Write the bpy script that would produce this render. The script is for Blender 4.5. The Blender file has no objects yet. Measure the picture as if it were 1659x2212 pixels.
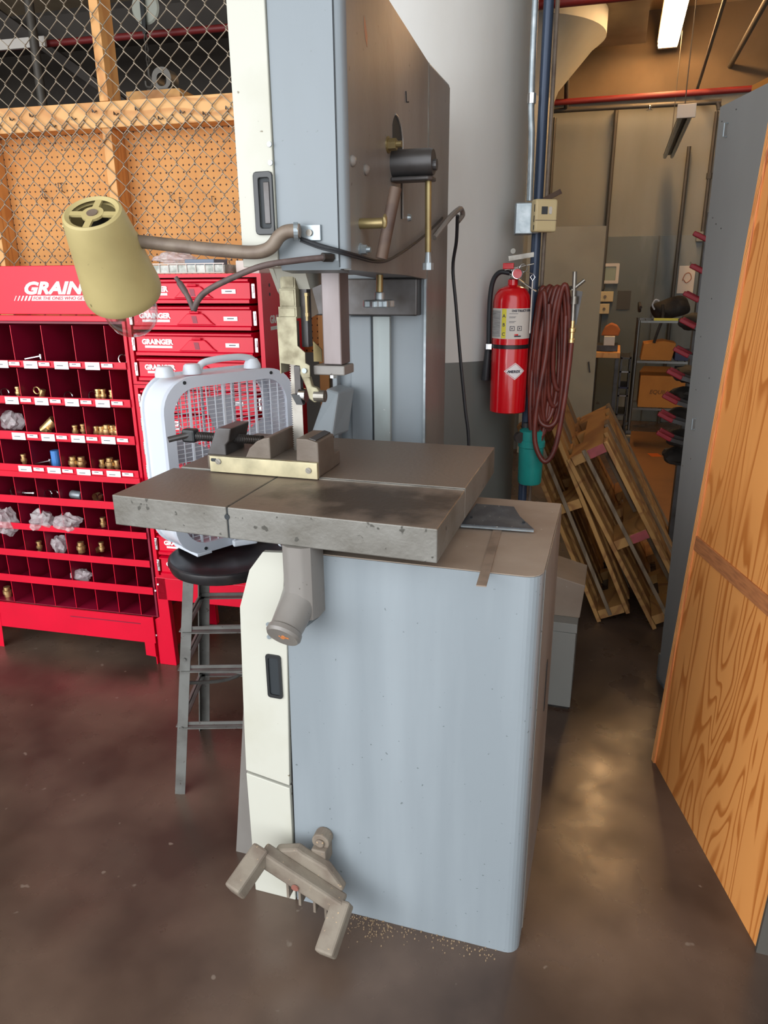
import bpy, bmesh, math, random
from mathutils import Matrix, Vector, noise as mn
random.seed(7)
S = bpy.context.scene
COL = S.collection
PI = math.pi
R = math.radians

# ------------------------------------------------------------------ camera, light, exposure
cam_d = bpy.data.cameras.new('camera'); cam = bpy.data.objects.new('camera', cam_d); COL.objects.link(cam)
cam_d.sensor_width = 36; cam_d.lens = 25.50; cam_d.clip_start = .05; cam_d.clip_end = 60
cam.matrix_world = Matrix(((0.955454, -0.084374, 0.282822, 0.09289), (0.295028, 0.299371, -0.907378, -1.30729), (-0.008110, 0.950399, 0.310928, 1.50000), (0, 0, 0, 1)))
S.camera = cam
w = bpy.data.worlds.new('world'); S.world = w; w.use_nodes = True
w.node_tree.nodes['Background'].inputs[0].default_value = (.92, .96, 1.0, 1)
w.node_tree.nodes['Background'].inputs[1].default_value = 2.2
def area(name, loc, target, sx, sy, power, col):
    d = bpy.data.lights.new(name, 'AREA'); d.shape = 'RECTANGLE'; d.size = sx; d.size_y = sy; d.energy = power; d.color = col
    o = bpy.data.objects.new(name, d); COL.objects.link(o); o.location = loc
    o.rotation_euler = (Vector(target) - Vector(loc)).to_track_quat('-Z', 'Y').to_euler(); return o
area('bay_door_daylight', (-3.6, -5.2, 2.0), (-.6, .4, .9), 4.8, 3.4, 185, (.96, .98, 1.0))
S.view_settings.view_transform = 'Standard'; S.view_settings.look = 'None'; S.view_settings.gamma = 1
S.view_settings.use_curve_mapping = False
S.view_settings.exposure = 0.20

# ------------------------------------------------------------------ materials
def lin(c):
    return tuple(((v/255)/12.92 if v/255 <= .04045 else ((v/255+.055)/1.055)**2.4) for v in c) + (1,)
def mat(name, col, rough=.5, metal=0, col2=None, scale=6, stretch=(1,1,1), lo=.45, hi=.7, spots=None, spot_scale=60, spot_t=.72, bump=0, bscale=60, coat=0, top=None, trans=0, alpha=1, emit=None, est=0, spec=None):
    m = bpy.data.materials.new(name); m.use_nodes = True; nt = m.node_tree; N = nt.nodes; L = nt.links
    p = N['Principled BSDF']; p.inputs['Roughness'].default_value = rough; p.inputs['Metallic'].default_value = metal
    p.inputs['Base Color'].default_value = lin(col); p.inputs['Coat Weight'].default_value = coat
    if spec is not None: p.inputs['Specular IOR Level'].default_value = spec
    if trans: p.inputs['Transmission Weight'].default_value = trans
    if alpha < 1: p.inputs['Alpha'].default_value = alpha
    if emit: p.inputs['Emission Color'].default_value = lin(emit); p.inputs['Emission Strength'].default_value = est
    def noise(sc, st=(1,1,1), det=5):
        g = N.new('ShaderNodeNewGeometry'); mp = N.new('ShaderNodeMapping'); n = N.new('ShaderNodeTexNoise')
        mp.inputs['Scale'].default_value = st; n.inputs['Scale'].default_value = sc; n.inputs['Detail'].default_value = det
        L.new(g.outputs['Position'], mp.inputs[0]); L.new(mp.outputs[0], n.inputs[0]); return n
    def ramp(src, a, b):
        r = N.new('ShaderNodeMapRange'); r.inputs[1].default_value = a; r.inputs[2].default_value = b; L.new(src, r.inputs[0]); return r.outputs[0]
    def mix(f, a, b):
        x = N.new('ShaderNodeMix'); x.data_type = 'RGBA'; L.new(f, x.inputs[0])
        if isinstance(a, tuple): x.inputs[6].default_value = a
        else: L.new(a, x.inputs[6])
        x.inputs[7].default_value = b; return x.outputs[2]
    c = lin(col)
    if col2: c = mix(ramp(noise(scale, stretch).outputs[0], lo, hi), c, lin(col2))
    if spots: c = mix(ramp(noise(spot_scale, (1,1,1), 2).outputs[0], spot_t, spot_t+.03), c, lin(spots))
    if top:   # dust that has settled on upward faces
        g = N.new('ShaderNodeNewGeometry'); sx = N.new('ShaderNodeSeparateXYZ'); L.new(g.outputs['Normal'], sx.inputs[0])
        c = mix(ramp(sx.outputs[2], .6, .95), c, lin(top))
    if not isinstance(c, tuple): L.new(c, p.inputs['Base Color'])
    if bump:
        b = N.new('ShaderNodeBump'); b.inputs['Strength'].default_value = bump; b.inputs['Distance'].default_value = .004
        L.new(noise(bscale).outputs[0], b.inputs['Height']); L.new(b.outputs[0], p.inputs['Normal'])
    m['h'] = 1
    return m
def wood(name, a, b, grain=(1, 1, .12), scale=14, rough=.6, dist=3, d2=None):
    m = bpy.data.materials.new(name); m.use_nodes = True; nt = m.node_tree; N = nt.nodes; L = nt.links; p = N['Principled BSDF']
    p.inputs['Roughness'].default_value = rough
    g = N.new('ShaderNodeNewGeometry'); mp = N.new('ShaderNodeMapping'); mp.inputs['Scale'].default_value = grain
    L.new(g.outputs['Position'], mp.inputs[0])
    n = N.new('ShaderNodeTexNoise'); n.inputs['Scale'].default_value = scale*.35; n.inputs['Detail'].default_value = 2; n.inputs['Distortion'].default_value = .6
    L.new(mp.outputs[0], n.inputs[0])
    mul = N.new('ShaderNodeMath'); mul.operation = 'MULTIPLY'; mul.inputs[1].default_value = dist*9; L.new(n.outputs[0], mul.inputs[0])
    fr = N.new('ShaderNodeMath'); fr.operation = 'FRACT'; L.new(mul.outputs[0], fr.inputs[0])
    r = N.new('ShaderNodeValToRGB'); e = r.color_ramp.elements
    e[0].position = 0; e[0].color = lin(a); e[1].position = 1; e[1].color = lin(a)
    x = e.new(.55); x.color = lin(a); x = e.new(.80); x.color = lin(b); x = e.new(.92); x.color = lin(b)
    L.new(fr.outputs[0], r.inputs[0])
    n2 = N.new('ShaderNodeTexNoise'); n2.inputs['Scale'].default_value = 3; n2.inputs['Detail'].default_value = 6; L.new(g.outputs['Position'], n2.inputs[0])
    mr = N.new('ShaderNodeMapRange'); mr.inputs[1].default_value = .4; mr.inputs[2].default_value = .75; mr.inputs[4].default_value = .6; L.new(n2.outputs[0], mr.inputs[0])
    mx = N.new('ShaderNodeMix'); mx.data_type = 'RGBA'; L.new(mr.outputs[0], mx.inputs[0]); L.new(r.outputs[0], mx.inputs[6]); mx.inputs[7].default_value = lin(d2 or b)
    L.new(mx.outputs[2], p.inputs['Base Color']); return m
M = {}
M['blue'] = mat('worn_blue_grey_paint', (130,138,143), .42, 0, (143,151,156), 9, (1,1,.10), .42, .75, (96,104,106), 85, .71, .12, 30)
M['bluehead'] = mat('head_blue_grey_paint', (128,137,143), .42, 0, (120,127,131), 4, (1,1,.2), .4, .75, (110,116,118), 70, .74, .1, 30)
M['grime_shade'] = mat('grimy_shaded_grey', (130,126,121), .36, 0, (110,103,97), 4, (1,1,.4), .4, .65, (90,84,78), 60, .72, .1, 40)  # grime, plus the brownish dark of the unlit side plates mixed into the colour
M['cream'] = mat('cream_door_paint', (190,189,177), .45, 0, (178,176,160), 5, (1,1,1), .5, .8, (120,110,90), 55, .74, .08, 30)
M['cabinet_top'] = mat('dusty_tan_sheet_steel', (150,136,122), .7, 0, (130,114,100), 5, (1,1,1), .4, .7, (188,180,168), 90, .75)
M['table'] = mat('machined_cast_iron', (126,124,118), .5, .35, (98,94,86), 7, (1,1,1), .42, .7, (74,72,66), 45, .68, .25, 90, top=(122,108,96))
M['tabletop'] = mat('table_top_iron', (132,120,108), .5, .25, (112,98,86), 5, (1,1,1), .42, .7, (160,150,140), 110, .74, .1, 90)
M['oil'] = mat('oil_stain', (44,36,30), .3, .2, (70,60,50), 14, (1,1,1), .4, .7)
M['steel'] = mat('bare_steel', (150,146,138), .35, .8, (110,104,96), 18, (1,1,1), .4, .7)
M['dark_steel'] = mat('dark_oily_steel', (86,84,84), .38, .55, (62,56,52), 12, (1,1,1), .4, .7)
M['post'] = mat('guide_post_steel', (136,128,128), .4, .5, (112,102,100), 9, (1,1,.3), .4, .7)
M['brass'] = mat('yellow_zinc_steel', (150,134,92), .35, .6, (130,112,78), 30, (1,1,1), .4, .7)
M['guard'] = mat('tarnished_guard_plate', (158,152,126), .42, .35, (116,108,84), 26, (1,1,1), .42, .66)
M['rust'] = mat('brown_rusty_bar', (94,76,64), .6, .2, (76,60,54), 20)
M['black'] = mat('black_plastic', (30,32,34), .35)
M['rubber'] = mat('black_rubber_cord', (34,36,40), .5)
M['darkhole'] = mat('dark_recess', (34,40,44), .6)
M['chrome'] = mat('chrome', (205,205,205), .15, 1)
M['zinc'] = mat('galvanised_steel', (150,160,165), .35, .6, (176,184,188), 30)
M['lamp'] = mat('olive_lamp_enamel', (184,168,116), .42, 0, (164,148,100), 6, (1,1,1), .45, .75, (122,112,74), 26, .74)
M['conduit_brown'] = mat('taupe_painted_tube', (126,112,98), .5, .1, (104,88,76), 25, (1,1,1), .4, .7)
M['hosebrown'] = mat('brown_cooling_hose', (92,76,72), .6, 0, (74,60,58), 40)
M['glass'] = mat('clear_glass', (255,255,255), .02, 0, trans=1)
def thin(name, tint, gloss=.5, base=.08):
    m = bpy.data.materials.new(name); m.use_nodes = True; N = m.node_tree.nodes; L = m.node_tree.links; N.remove(N['Principled BSDF'])
    t = N.new('ShaderNodeBsdfTransparent'); t.inputs[0].default_value = tint; g = N.new('ShaderNodeBsdfGlossy'); g.inputs['Roughness'].default_value = .03
    lw = N.new('ShaderNodeLayerWeight'); lw.inputs[0].default_value = gloss; a = N.new('ShaderNodeMath'); a.operation = 'MULTIPLY_ADD'; a.inputs[1].default_value = .6; a.inputs[2].default_value = base; L.new(lw.outputs[1], a.inputs[0])
    x = N.new('ShaderNodeMixShader'); L.new(a.outputs[0], x.inputs[0]); L.new(t.outputs[0], x.inputs[1]); L.new(g.outputs[0], x.inputs[2]); L.new(x.outputs[0], N['Material Output'].inputs[0]); return m
M['glass'] = thin('thin_bulb_glass', (.97,.97,.97,1), .35)
M['red'] = mat('red_enamel', (214,0,44), .35, 0, (202,0,40), 4, (1,1,1), .4, .7, spec=.35)
M['red_shade'] = mat('red_enamel_shaded', (138,12,46), .42, 0, (116,10,38), 5)  # shade inside the bins and recesses is painted in as darker red
M['white'] = mat('white_print', (240,236,236), .5)
M['labelink'] = mat('label_ink', (70,70,80), .6)
M['lipink'] = mat('red_print', (196,20,40), .5)
M['fan'] = mat('white_fan_plastic', (212,218,226), .35)
M['fangrey'] = mat('fan_rim_paint', (196,202,212), .35)
M['bagm'] = mat('clear_polythene', (236,230,230), .15, 0, (206,186,190), 40, (1,1,1), .4, .6, bump=.6, bscale=45, trans=.2, alpha=.55)
M['bin_brass'] = mat('brass_fitting', (232,196,136), .25, .8, (176,134,90), 60)
M['stool'] = mat('grey_stool_paint', (112,112,108), .45, .1, (92,90,86), 18, (1,1,1), .4, .7, (70,62,56), 70, .7)
M['seat'] = mat('black_stool_seat', (36,34,36), .28, .1, (60,54,52), 14, (1,1,1), .5, .7)
M['pillar'] = mat('painted_pillar', (206,206,202), .5, 0, (196,194,188), 3, (1,1,.3), .4, .7, bump=.5, bscale=9)
M['pillar_low'] = mat('pillar_dado_grey', (116,120,116), .5, 0, (104,106,102), 4, (1,1,.3), .4, .7, bump=.4, bscale=9)
M['bluepipe'] = mat('blue_painted_pipe', (52,66,88), .35, .2)
M['wallup'] = mat('upper_wall_paint', (140,142,138), .7, 0, (126,127,121), 2, (1,1,.3), .4, .7)
M['walllow'] = mat('dado_wall_paint', (104,112,112), .6, 0, (132,138,138), 2.2, (1,1,.3), .5, .62, (84,86,84), 7, .7)
M['ceil'] = mat('concrete_ceiling', (176,158,130), .8, 0, (158,140,114), 2.5)
M['greyst'] = mat('grey_steel_panel', (152,152,150), .5, .1, (142,142,140), 3, (1,1,.3), .4, .7, (190,190,188), 120, .79)
M['beige'] = mat('beige_plastic', (214,196,150), .45)
M['hose'] = mat('red_rubber_hose', (108,46,36), .42, 0, (84,34,28), 18)
M['teal'] = mat('teal_enamel', (36,150,142), .4, 0, (30,130,124), 9)
M['extred'] = mat('extinguisher_red', (206,10,24), .22, 0, coat=.5)
M['yellow'] = mat('yellow_print', (226,214,70), .5)
M['card'] = mat('tan_cardboard', (190,122,48), .75, 0, (170,106,40), 4)
M['bagblack'] = mat('black_nylon_bag', (40,36,34), .75, 0, (58,52,48), 20, bump=.4, bscale=20)
M['orange'] = mat('orange_sheet', (230,110,30), .7)
M['darkroom'] = mat('dim_loft_dark', (66,60,54), .7, 0, (54,48,44), 2)  # dimness beyond the mesh is put into this dark brown
M['redpipe'] = mat('red_sprinkler_pipe', (120,34,34), .5)
M['pipegrey'] = mat('dull_grey_conduit', (88,84,78), .5, .3)
M['wire'] = mat('galvanised_wire', (150,138,120), .5, .4)
M['paperwhite'] = mat('white_paper', (214,208,200), .7)
M['pink'] = mat('pink_end_paint', (176,84,88), .8, 0, (150,76,76), 20)
M['cart'] = mat('dull_chrome', (110,108,104), .3, .8)
M['redcap'] = mat('red_vinyl_cap', (136,18,34), .5)
M['navy'] = mat('navy_plastic', (40,44,78), .5)
M['sawdust'] = mat('metal_swarf', (176,150,120), .4, .4)
M['pine'] = wood('pine_lumber', (226,170,104), (206,144,82), (1,1,.15), 10, .6, 1.2)
M['pinex'] = wood('pine_rail_lumber', (228,176,112), (206,146,86), (.15,1,1), 10, .6, 1.2)
M['pallet'] = wood('pallet_pine', (190,142,82), (160,110,62), (1,.3,1), 9, .7, 1.2, (128,92,56))
M['palletgrey'] = wood('weathered_board', (142,122,100), (116,98,80), (1,1,.3), 9, .8, 1.2)
M['ply'] = wood('fir_plywood', (222,150,82), (184,108,46), (1,1,.13), 17, .42, 1.5, (206,130,64))
M['plyedge'] = wood('plywood_edge', (206,128,70), (150,84,44), (40,40,.2), 4, .5, 1, (190,110,60))

def floor_mat():
    m = mat('dark_sealed_concrete', (98,80,68), .34, 0, (66,52,44), 2.6, (1,1,1), .38, .62, (120,106,94), 22, .72, .1, 22, spec=.6)
    N = m.node_tree.nodes; L = m.node_tree.links; p = N['Principled BSDF']
    n = N.new('ShaderNodeTexNoise'); n.inputs['Scale'].default_value = 5; n.inputs['Detail'].default_value = 8
    g = N.new('ShaderNodeNewGeometry'); L.new(g.outputs['Position'], n.inputs[0])
    r = N.new('ShaderNodeMapRange'); r.inputs[1].default_value = .3; r.inputs[2].default_value = .7; r.inputs[3].default_value = .20; r.inputs[4].default_value = .42
    L.new(n.outputs[0], r.inputs[0]); L.new(r.outputs[0], p.inputs['Roughness']); return m
M['floor'] = floor_mat()
def peg_mat():
    m = mat('pegboard', (222,158,90), .7, 0, (206,138,72), 4, (1,1,1), .4, .75)
    N = m.node_tree.nodes; L = m.node_tree.links; p = N['Principled BSDF']
    src = p.inputs['Base Color'].links[0].from_socket
    tc = N.new('ShaderNodeTexCoord'); s = N.new('ShaderNodeSeparateXYZ'); L.new(tc.outputs['Object'], s.inputs[0])
    def ma(op, a, b=None):
        x = N.new('ShaderNodeMath'); x.operation = op
        for i, v in ((0, a), (1, b)):
            if v is None: continue
            if isinstance(v, (int, float)): x.inputs[i].default_value = v
            else: L.new(v, x.inputs[i])
        return x.outputs[0]
    def cell(o): 
        f = ma('FRACT', ma('ADD', ma('MULTIPLY', o, 1/.0254), 100)); d = ma('SUBTRACT', f, .5); return ma('MULTIPLY', d, d)
    d = ma('ADD', cell(s.outputs[0]), cell(s.outputs[2])); t = ma('LESS_THAN', d, .021)
    x = N.new('ShaderNodeMix'); x.data_type = 'RGBA'; L.new(t, x.inputs[0]); L.new(src, x.inputs[6]); x.inputs[7].default_value = lin((70,42,26)); L.new(x.outputs[2], p.inputs['Base Color'])
    return m
M['peg'] = peg_mat()
def stained_table():      # same iron with one oil-soaked patch that belongs to the plate
    m = M['table'].copy(); m.name = 'oil_stained_cast_iron'; N = m.node_tree.nodes; L = m.node_tree.links; p = N['Principled BSDF']
    src = p.inputs['Base Color'].links[0].from_socket
    g = N.new('ShaderNodeNewGeometry'); mp = N.new('ShaderNodeMapping'); mp.inputs['Location'].default_value = (.34*3.6, -.075*7, 0); mp.inputs['Scale'].default_value = (3.6, 7, 0)
    L.new(g.outputs['Position'], mp.inputs[0]); ln = N.new('ShaderNodeVectorMath'); ln.operation = 'LENGTH'; L.new(mp.outputs[0], ln.inputs[0])
    n = N.new('ShaderNodeTexNoise'); n.inputs['Scale'].default_value = 16; n.inputs['Detail'].default_value = 5; L.new(g.outputs['Position'], n.inputs[0])
    a = N.new('ShaderNodeMath'); a.operation = 'MULTIPLY_ADD'; a.inputs[1].default_value = 1.6; L.new(n.outputs[0], a.inputs[0]); L.new(ln.outputs[1], a.inputs[2])
    r = N.new('ShaderNodeMapRange'); r.inputs[1].default_value = 1.25; r.inputs[2].default_value = 1.75; r.inputs[3].default_value = .85; r.inputs[4].default_value = 0; L.new(a.outputs[0], r.inputs[0])
    sx = N.new('ShaderNodeSeparateXYZ'); L.new(g.outputs['Normal'], sx.inputs[0]); k = N.new('ShaderNodeMath'); k.operation = 'MULTIPLY'; L.new(r.outputs[0], k.inputs[0])
    mr = N.new('ShaderNodeMapRange'); mr.inputs[1].default_value = .6; mr.inputs[2].default_value = .95; L.new(sx.outputs[2], mr.inputs[0]); L.new(mr.outputs[0], k.inputs[1])
    x = N.new('ShaderNodeMix'); x.data_type = 'RGBA'; L.new(k.outputs[0], x.inputs[0]); L.new(src, x.inputs[6]); x.inputs[7].default_value = lin((62,52,44)); L.new(x.outputs[2], p.inputs['Base Color'])
    return m
M['table_oil'] = stained_table()

# ------------------------------------------------------------------ geometry helpers
I4 = Matrix.Identity(4)
FR = I4.copy()                       # frame the geometry is written in
LEFT = Matrix.Translation((-1.493, .926, 0)) @ Matrix.Rotation(R(4), 4, 'Z')
WM = {}                              # world matrix of each root/part
class B:
    def __init__(s): s.b = bmesh.new()
    def box(s, x0, x1, y0, y1, z0, z1):
        v = [s.b.verts.new((x, y, z)) for x in (x0, x1) for y in (y0, y1) for z in (z0, z1)]
        for f in ((0,1,3,2),(4,6,7,5),(0,4,5,1),(2,3,7,6),(0,2,6,4),(1,5,7,3)): s.b.faces.new([v[i] for i in f])
        return s
    def obox(s, c, d, m):            # centre, dimensions, rotation matrix (3x3)
        v = []
        for x in (-.5, .5):
            for y in (-.5, .5):
                for z in (-.5, .5): v.append(s.b.verts.new(Vector(c) + m @ Vector((x*d[0], y*d[1], z*d[2]))))
        for f in ((0,1,3,2),(4,6,7,5),(0,4,5,1),(2,3,7,6),(0,2,6,4),(1,5,7,3)): s.b.faces.new([v[i] for i in f])
        return s
    def bar(s, p0, p1, w, t, up=(0,0,1)):   # rectangular bar between two points
        p0, p1 = Vector(p0), Vector(p1); z = (p1-p0).normalized(); y = Vector(up); y = (y - z*y.dot(z)).normalized(); x = y.cross(z)
        return s.obox((p0+p1)/2, (w, t, (p1-p0).length), Matrix((x, y, z)).transposed())
    def ring(s, c, ax, r, n, ph=0):
        ax = Vector(ax).normalized(); a = ax.orthogonal().normalized(); b = ax.cross(a)
        return [s.b.verts.new(Vector(c) + (a*math.cos(ph+2*PI*i/n) + b*math.sin(ph+2*PI*i/n))*r) for i in range(n)]
    def skin(s, rings, caps=True, closed=False):
        k = len(rings)
        for i in range(k if closed else k-1):
            A, Bq = rings[i], rings[(i+1) % k]; n = len(A)
            for j in range(n): s.b.faces.new((A[j], A[(j+1)%n], Bq[(j+1)%n], Bq[j]))
        if caps and not closed: s.b.faces.new(rings[0][::-1]); s.b.faces.new(rings[-1])
        return s
    def cyl(s, p0, p1, r0, r1=None, n=16, caps=True):
        r1 = r0 if r1 is None else r1; ax = Vector(p1) - Vector(p0)
        return s.skin([s.ring(p0, ax, r0, n), s.ring(p1, ax, r1, n)], caps)
    def lathe(s, p0, ax, prof, n=24, caps=True):     # prof: (radius, distance along axis)
        ax = Vector(ax).normalized(); p0 = Vector(p0)
        return s.skin([s.ring(p0+ax*h, ax, max(r, 1e-4), n) for r, h in prof], caps)
    def tube(s, pts, r, n=8, smooth=True, caps=True, closed=False):
        P = [Vector(p) for p in pts]
        if smooth and len(P) > 2:
            Q = []; k = len(P)
            for i in range(k if closed else k-1):
                g = (lambda j: P[j % k]) if closed else (lambda j: P[max(0, min(k-1, j))])
                a, b, c, d = g(i-1), g(i), g(i+1), g(i+2)
                for q in range(6):
                    t = q/6; Q.append(.5*((2*b)+(c-a)*t+(2*a-5*b+4*c-d)*t*t+(3*b-a-3*c+d)*t**3))
            if not closed: Q.append(P[-1])
            P = Q
        rs = []; prev = None; k = len(P)
        for i, p in enumerate(P):
            tan = (P[(i+1) % k]-P[i-1]) if closed else (P[min(i+1, k-1)]-P[max(i-1, 0)])
            tan.normalize()
            if prev is None: prev = tan.orthogonal()
            a = (prev - tan*prev.dot(tan)).normalized(); prev = a; b = tan.cross(a)
            rr = r[min(i, len(r)-1)] if isinstance(r, (list, tuple)) else r
            rs.append([s.b.verts.new(p+(a*math.cos(2*PI*j/n)+b*math.sin(2*PI*j/n))*rr) for j in range(n)])
        return s.skin(rs, caps, closed)
    def prism(s, pts, pl, a, b):     # polygon in plane 'xz','yz','xy' extruded from a to b along the third axis
        f = {'xz': lambda p, t: (p[0], t, p[1]), 'yz': lambda p, t: (t, p[0], p[1]), 'xy': lambda p, t: (p[0], p[1], t)}[pl]
        A = [s.b.verts.new(f(p, a)) for p in pts]; Bq = [s.b.verts.new(f(p, b)) for p in pts]; n = len(pts)
        s.b.faces.new(A[::-1]); s.b.faces.new(Bq)
        for i in range(n): s.b.faces.new((A[i], A[(i+1)%n], Bq[(i+1)%n], Bq[i]))
        return s
    def frame(s, outer, inner, pl, a, b):   # ring between two polygons with the same count
        f = {'xz': lambda p, t: (p[0], t, p[1]), 'yz': lambda p, t: (t, p[0], p[1]), 'xy': lambda p, t: (p[0], p[1], t)}[pl]
        V = [[s.b.verts.new(f(p, t)) for p in poly] for poly, t in ((outer, a), (outer, b), (inner, b), (inner, a))]
        return s.skin(V, False, True)
    def ball(s, c, r, sc=(1,1,1), sub=2):
        m = Matrix.Translation(c) @ Matrix.Diagonal((sc[0], sc[1], sc[2], 1))
        bmesh.ops.create_icosphere(s.b, subdivisions=sub, radius=r, matrix=m); return s
def rrect(x0, x1, z0, z1, r, k=5):
    o = []
    for cx, cz, a in ((x1-r, z1-r, 0), (x0+r, z1-r, 90), (x0+r, z0+r, 180), (x1-r, z0+r, 270)):
        for i in range(k+1):
            t = R(a+90*i/k); o.append((cx+r*math.cos(t), cz+r*math.sin(t)))
    return o
def put(name, b, m, parent=None, bevel=0, smooth=False, kind=None, label=None, seg=2):
    bm = b.b; wm = WM.get(parent, I4) if parent else I4
    bm.transform(wm.inverted() @ FR)
    bmesh.ops.recalc_face_normals(bm, faces=bm.faces)
    me = bpy.data.meshes.new(name); bm.to_mesh(me); bm.free()
    o = bpy.data.objects.new(name, me); COL.objects.link(o)
    ms = m if isinstance(m, (list, tuple)) else [m]
    for q in ms: me.materials.append(q)
    if parent: o.parent = parent
    WM[o] = wm.copy()
    if smooth:
        for f in me.polygons: f.use_smooth = True
        md = o.modifiers.new('edges', 'EDGE_SPLIT'); md.split_angle = R(38)
    if bevel:
        md = o.modifiers.new('bevel', 'BEVEL'); md.width = bevel; md.segments = seg; md.limit_method = 'ANGLE'; md.angle_limit = R(30)
    if kind: o['kind'] = kind
    if label: o['label'] = label
    return o
def thing(name, label, cat, loc=(0,0,0), group=None):
    o = bpy.data.objects.new(name, None); COL.objects.link(o); o.empty_display_size = .05
    w_ = FR @ Matrix.Translation(loc); w_ = Matrix.LocRotScale(w_.translation, Matrix.Rotation(math.atan2(w_[1][0], w_[0][0]), 3, 'Z').to_quaternion(), None); o.matrix_world = w_; WM[o] = w_.copy()
    o['label'] = label; o['category'] = cat
    if group: o['group'] = group
    return o
def tag(o, label, cat, group=None):
    o['label'] = label; o['category'] = cat
    if group: o['group'] = group
    return o
def solo(name, b, m, label, cat, loc=None, group=None, **k):    # a thing that is one mesh, origin at its base
    o = put(name, b, m, None, **k)
    if loc is not None:
        v = FR @ Vector(loc); o.data.transform(Matrix.Translation(-v)); o.location = v
        WM[o] = Matrix.Translation(v)
    return tag(o, label, cat, group)
def text(name, s, size, loc, rot, m, parent, shear=0, off=0, spacing=1, align='LEFT', sx=1):
    c = bpy.data.curves.new(name, 'FONT'); c.body = s; c.size = size; c.shear = shear; c.offset = off; c.extrude = .0004; c.space_character = spacing; c.align_x = align; c.resolution_u = 3
    t = bpy.data.objects.new('t', c); COL.objects.link(t)
    dg = bpy.context.evaluated_depsgraph_get(); me = bpy.data.meshes.new_from_object(t.evaluated_get(dg))
    bpy.data.objects.remove(t); me.name = name
    wm = WM.get(parent, I4)
    me.transform(wm.inverted() @ FR @ Matrix.Translation(loc) @ Matrix.Rotation(R(rot[2]), 4, 'Z') @ Matrix.Rotation(R(rot[0]), 4, 'X') @ Matrix.Diagonal((sx,1,1,1)))
    me.materials.clear(); me.materials.append(m)
    o = bpy.data.objects.new(name, me); COL.objects.link(o); o.parent = parent; WM[o] = wm.copy(); return o

# ------------------------------------------------------------------ the room
put('floor', B().box(-9, 4.5, -6, 9.0, -.1, 0), M['floor'], kind='structure')
put('ceiling', B().box(-9, 4.5, -1.6, 9.0, 3.75, 3.9), M['ceil'], kind='structure')
put('wall_back', B().box(-9, 4.5, 6.8, 7.0, 0, 3.75), M['wallup'], kind='structure')
put('wall_right', B().box(3.2, 3.4, -1.6, 6.8, 0, 3.75), M['wallup'], kind='structure')
put('wall_left', B().box(-7.2, -7.0, -1.6, 6.8, 0, 3.75), M['darkroom'], kind='structure')
# grey dado sheets on the back wall, each a sheet with an open joint
for x0, x1 in ((-.9,-.42),(-.41,.43),(.44,1.26),(1.27,2.1),(2.11,2.9)):
    put('trim_1', B().box(x0, x1, 6.775, 6.799, 0, 1.845), M['walllow'], kind='structure', bevel=.004)
put('trim_2', B().box(-1.0, -.062+.0, 6.78, 6.799, 1.852, 1.858), M['pipegrey'], kind='structure')

put('trim_beam_shade', B().box(-9, 3.2, 6.70, 6.799, 3.06, 3.75), mat('shaded_beam_brown', (112,94,72), .8, 0, (96,80,60), 2), kind='structure')  # face of a drop beam in shade; the shade is in its brown
# round pillar beside the saw
c0 = (-.68, 1.70); pr_ = .405
p = thing('pillar', 'round concrete pillar painted white above a grey band, behind the saw', 'pillar', (c0[0], c0[1], 0))
put('upper_shaft', B().lathe((c0[0], c0[1], 0), (0,0,1), [(pr_, 1.19), (pr_, 3.1), (.62, 3.55), (.62, 3.75)], 64), M['pillar'], p, smooth=True, label='white upper shaft')
put('lower_shaft', B().lathe((c0[0], c0[1], 0), (0,0,1), [(pr_, 0), (pr_, 1.19)], 64), M['pillar_low'], p, smooth=True, label='grey painted lower shaft')
# distant mushroom column
c1 = (-.86, 5.4)
p = thing('mushroom_column', 'round column flaring into a mushroom capital near the back wall', 'column', (c1[0], c1[1], 0))
put('shaft', B().lathe((c1[0], c1[1], 0), (0,0,1), [(.33, 0), (.33, 2.82)], 48), M['wallup'], p, smooth=True)
put('capital', B().lathe((c1[0], c1[1], 0), (0,0,1), [(.33, 2.82), (.36, 2.9), (.62, 3.2), (.70, 3.26), (.70, 3.42)], 48), M['wallup'], p, smooth=True)
put('drop_panel', B().box(c1[0]-1.0, c1[0]+1.0, c1[1]-1.0, c1[1]+1.0, 3.42, 3.75), M['ceil'], p)

# ------------------------------------------------------------------ the vertical bandsaw
saw = thing('vertical_bandsaw', 'tall blue-grey industrial bandsaw with cream wheel doors and iron table', 'bandsaw', (-.34, .4, 0))
bluep = [(-.553, 0), (-.030, 0), (-.030, .945), (-.464, .945), (-.464, .80), (-.54, .73)]
b = B().prism(bluep, 'xz', 0, .49)
for k in range(6):   # rounded front right corner
    a0, a1 = R(-90+15*k), R(-90+15*(k+1)); c = (-.03, .03); r = .03
    b.prism([c, (c[0]+r*math.cos(a0), c[1]+r*math.sin(a0)), (c[0]+r*math.cos(a1), c[1]+r*math.sin(a1))], 'xy', 0, .945)
b.box(-.03, 0, .03, .49, 0, .945)
base = put('base_cabinet', b, M['blue'], saw)
put('cabinet_side_panel', B().box(.0005, .003, .06, .49, .02, .94), M['grime_shade'], saw, label='grimy grey side sheet, shade painted in')
put('side_slot', B().prism(rrect(.30, .325, .46, .60, .008), 'yz', .0032, .0045), M['darkhole'], base)
put('cabinet_top', B().prism([(-.50, .001), (-.03, .001), (-.014, .006), (-.005, .015), (.001, .03), (.001, .492), (-.50, .492)], 'xy', .9455, .9475), M['cabinet_top'], saw, label='dusty tan cabinet top sheet')
b = B()
b.prism([(-.662,0),(-.553,0),(-.553,.93),(-.615,.885),(-.645,.80),(-.656,.53)],'xz',.012,.49)
put('wheel_housing', b, M['dark_steel'], saw)
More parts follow.
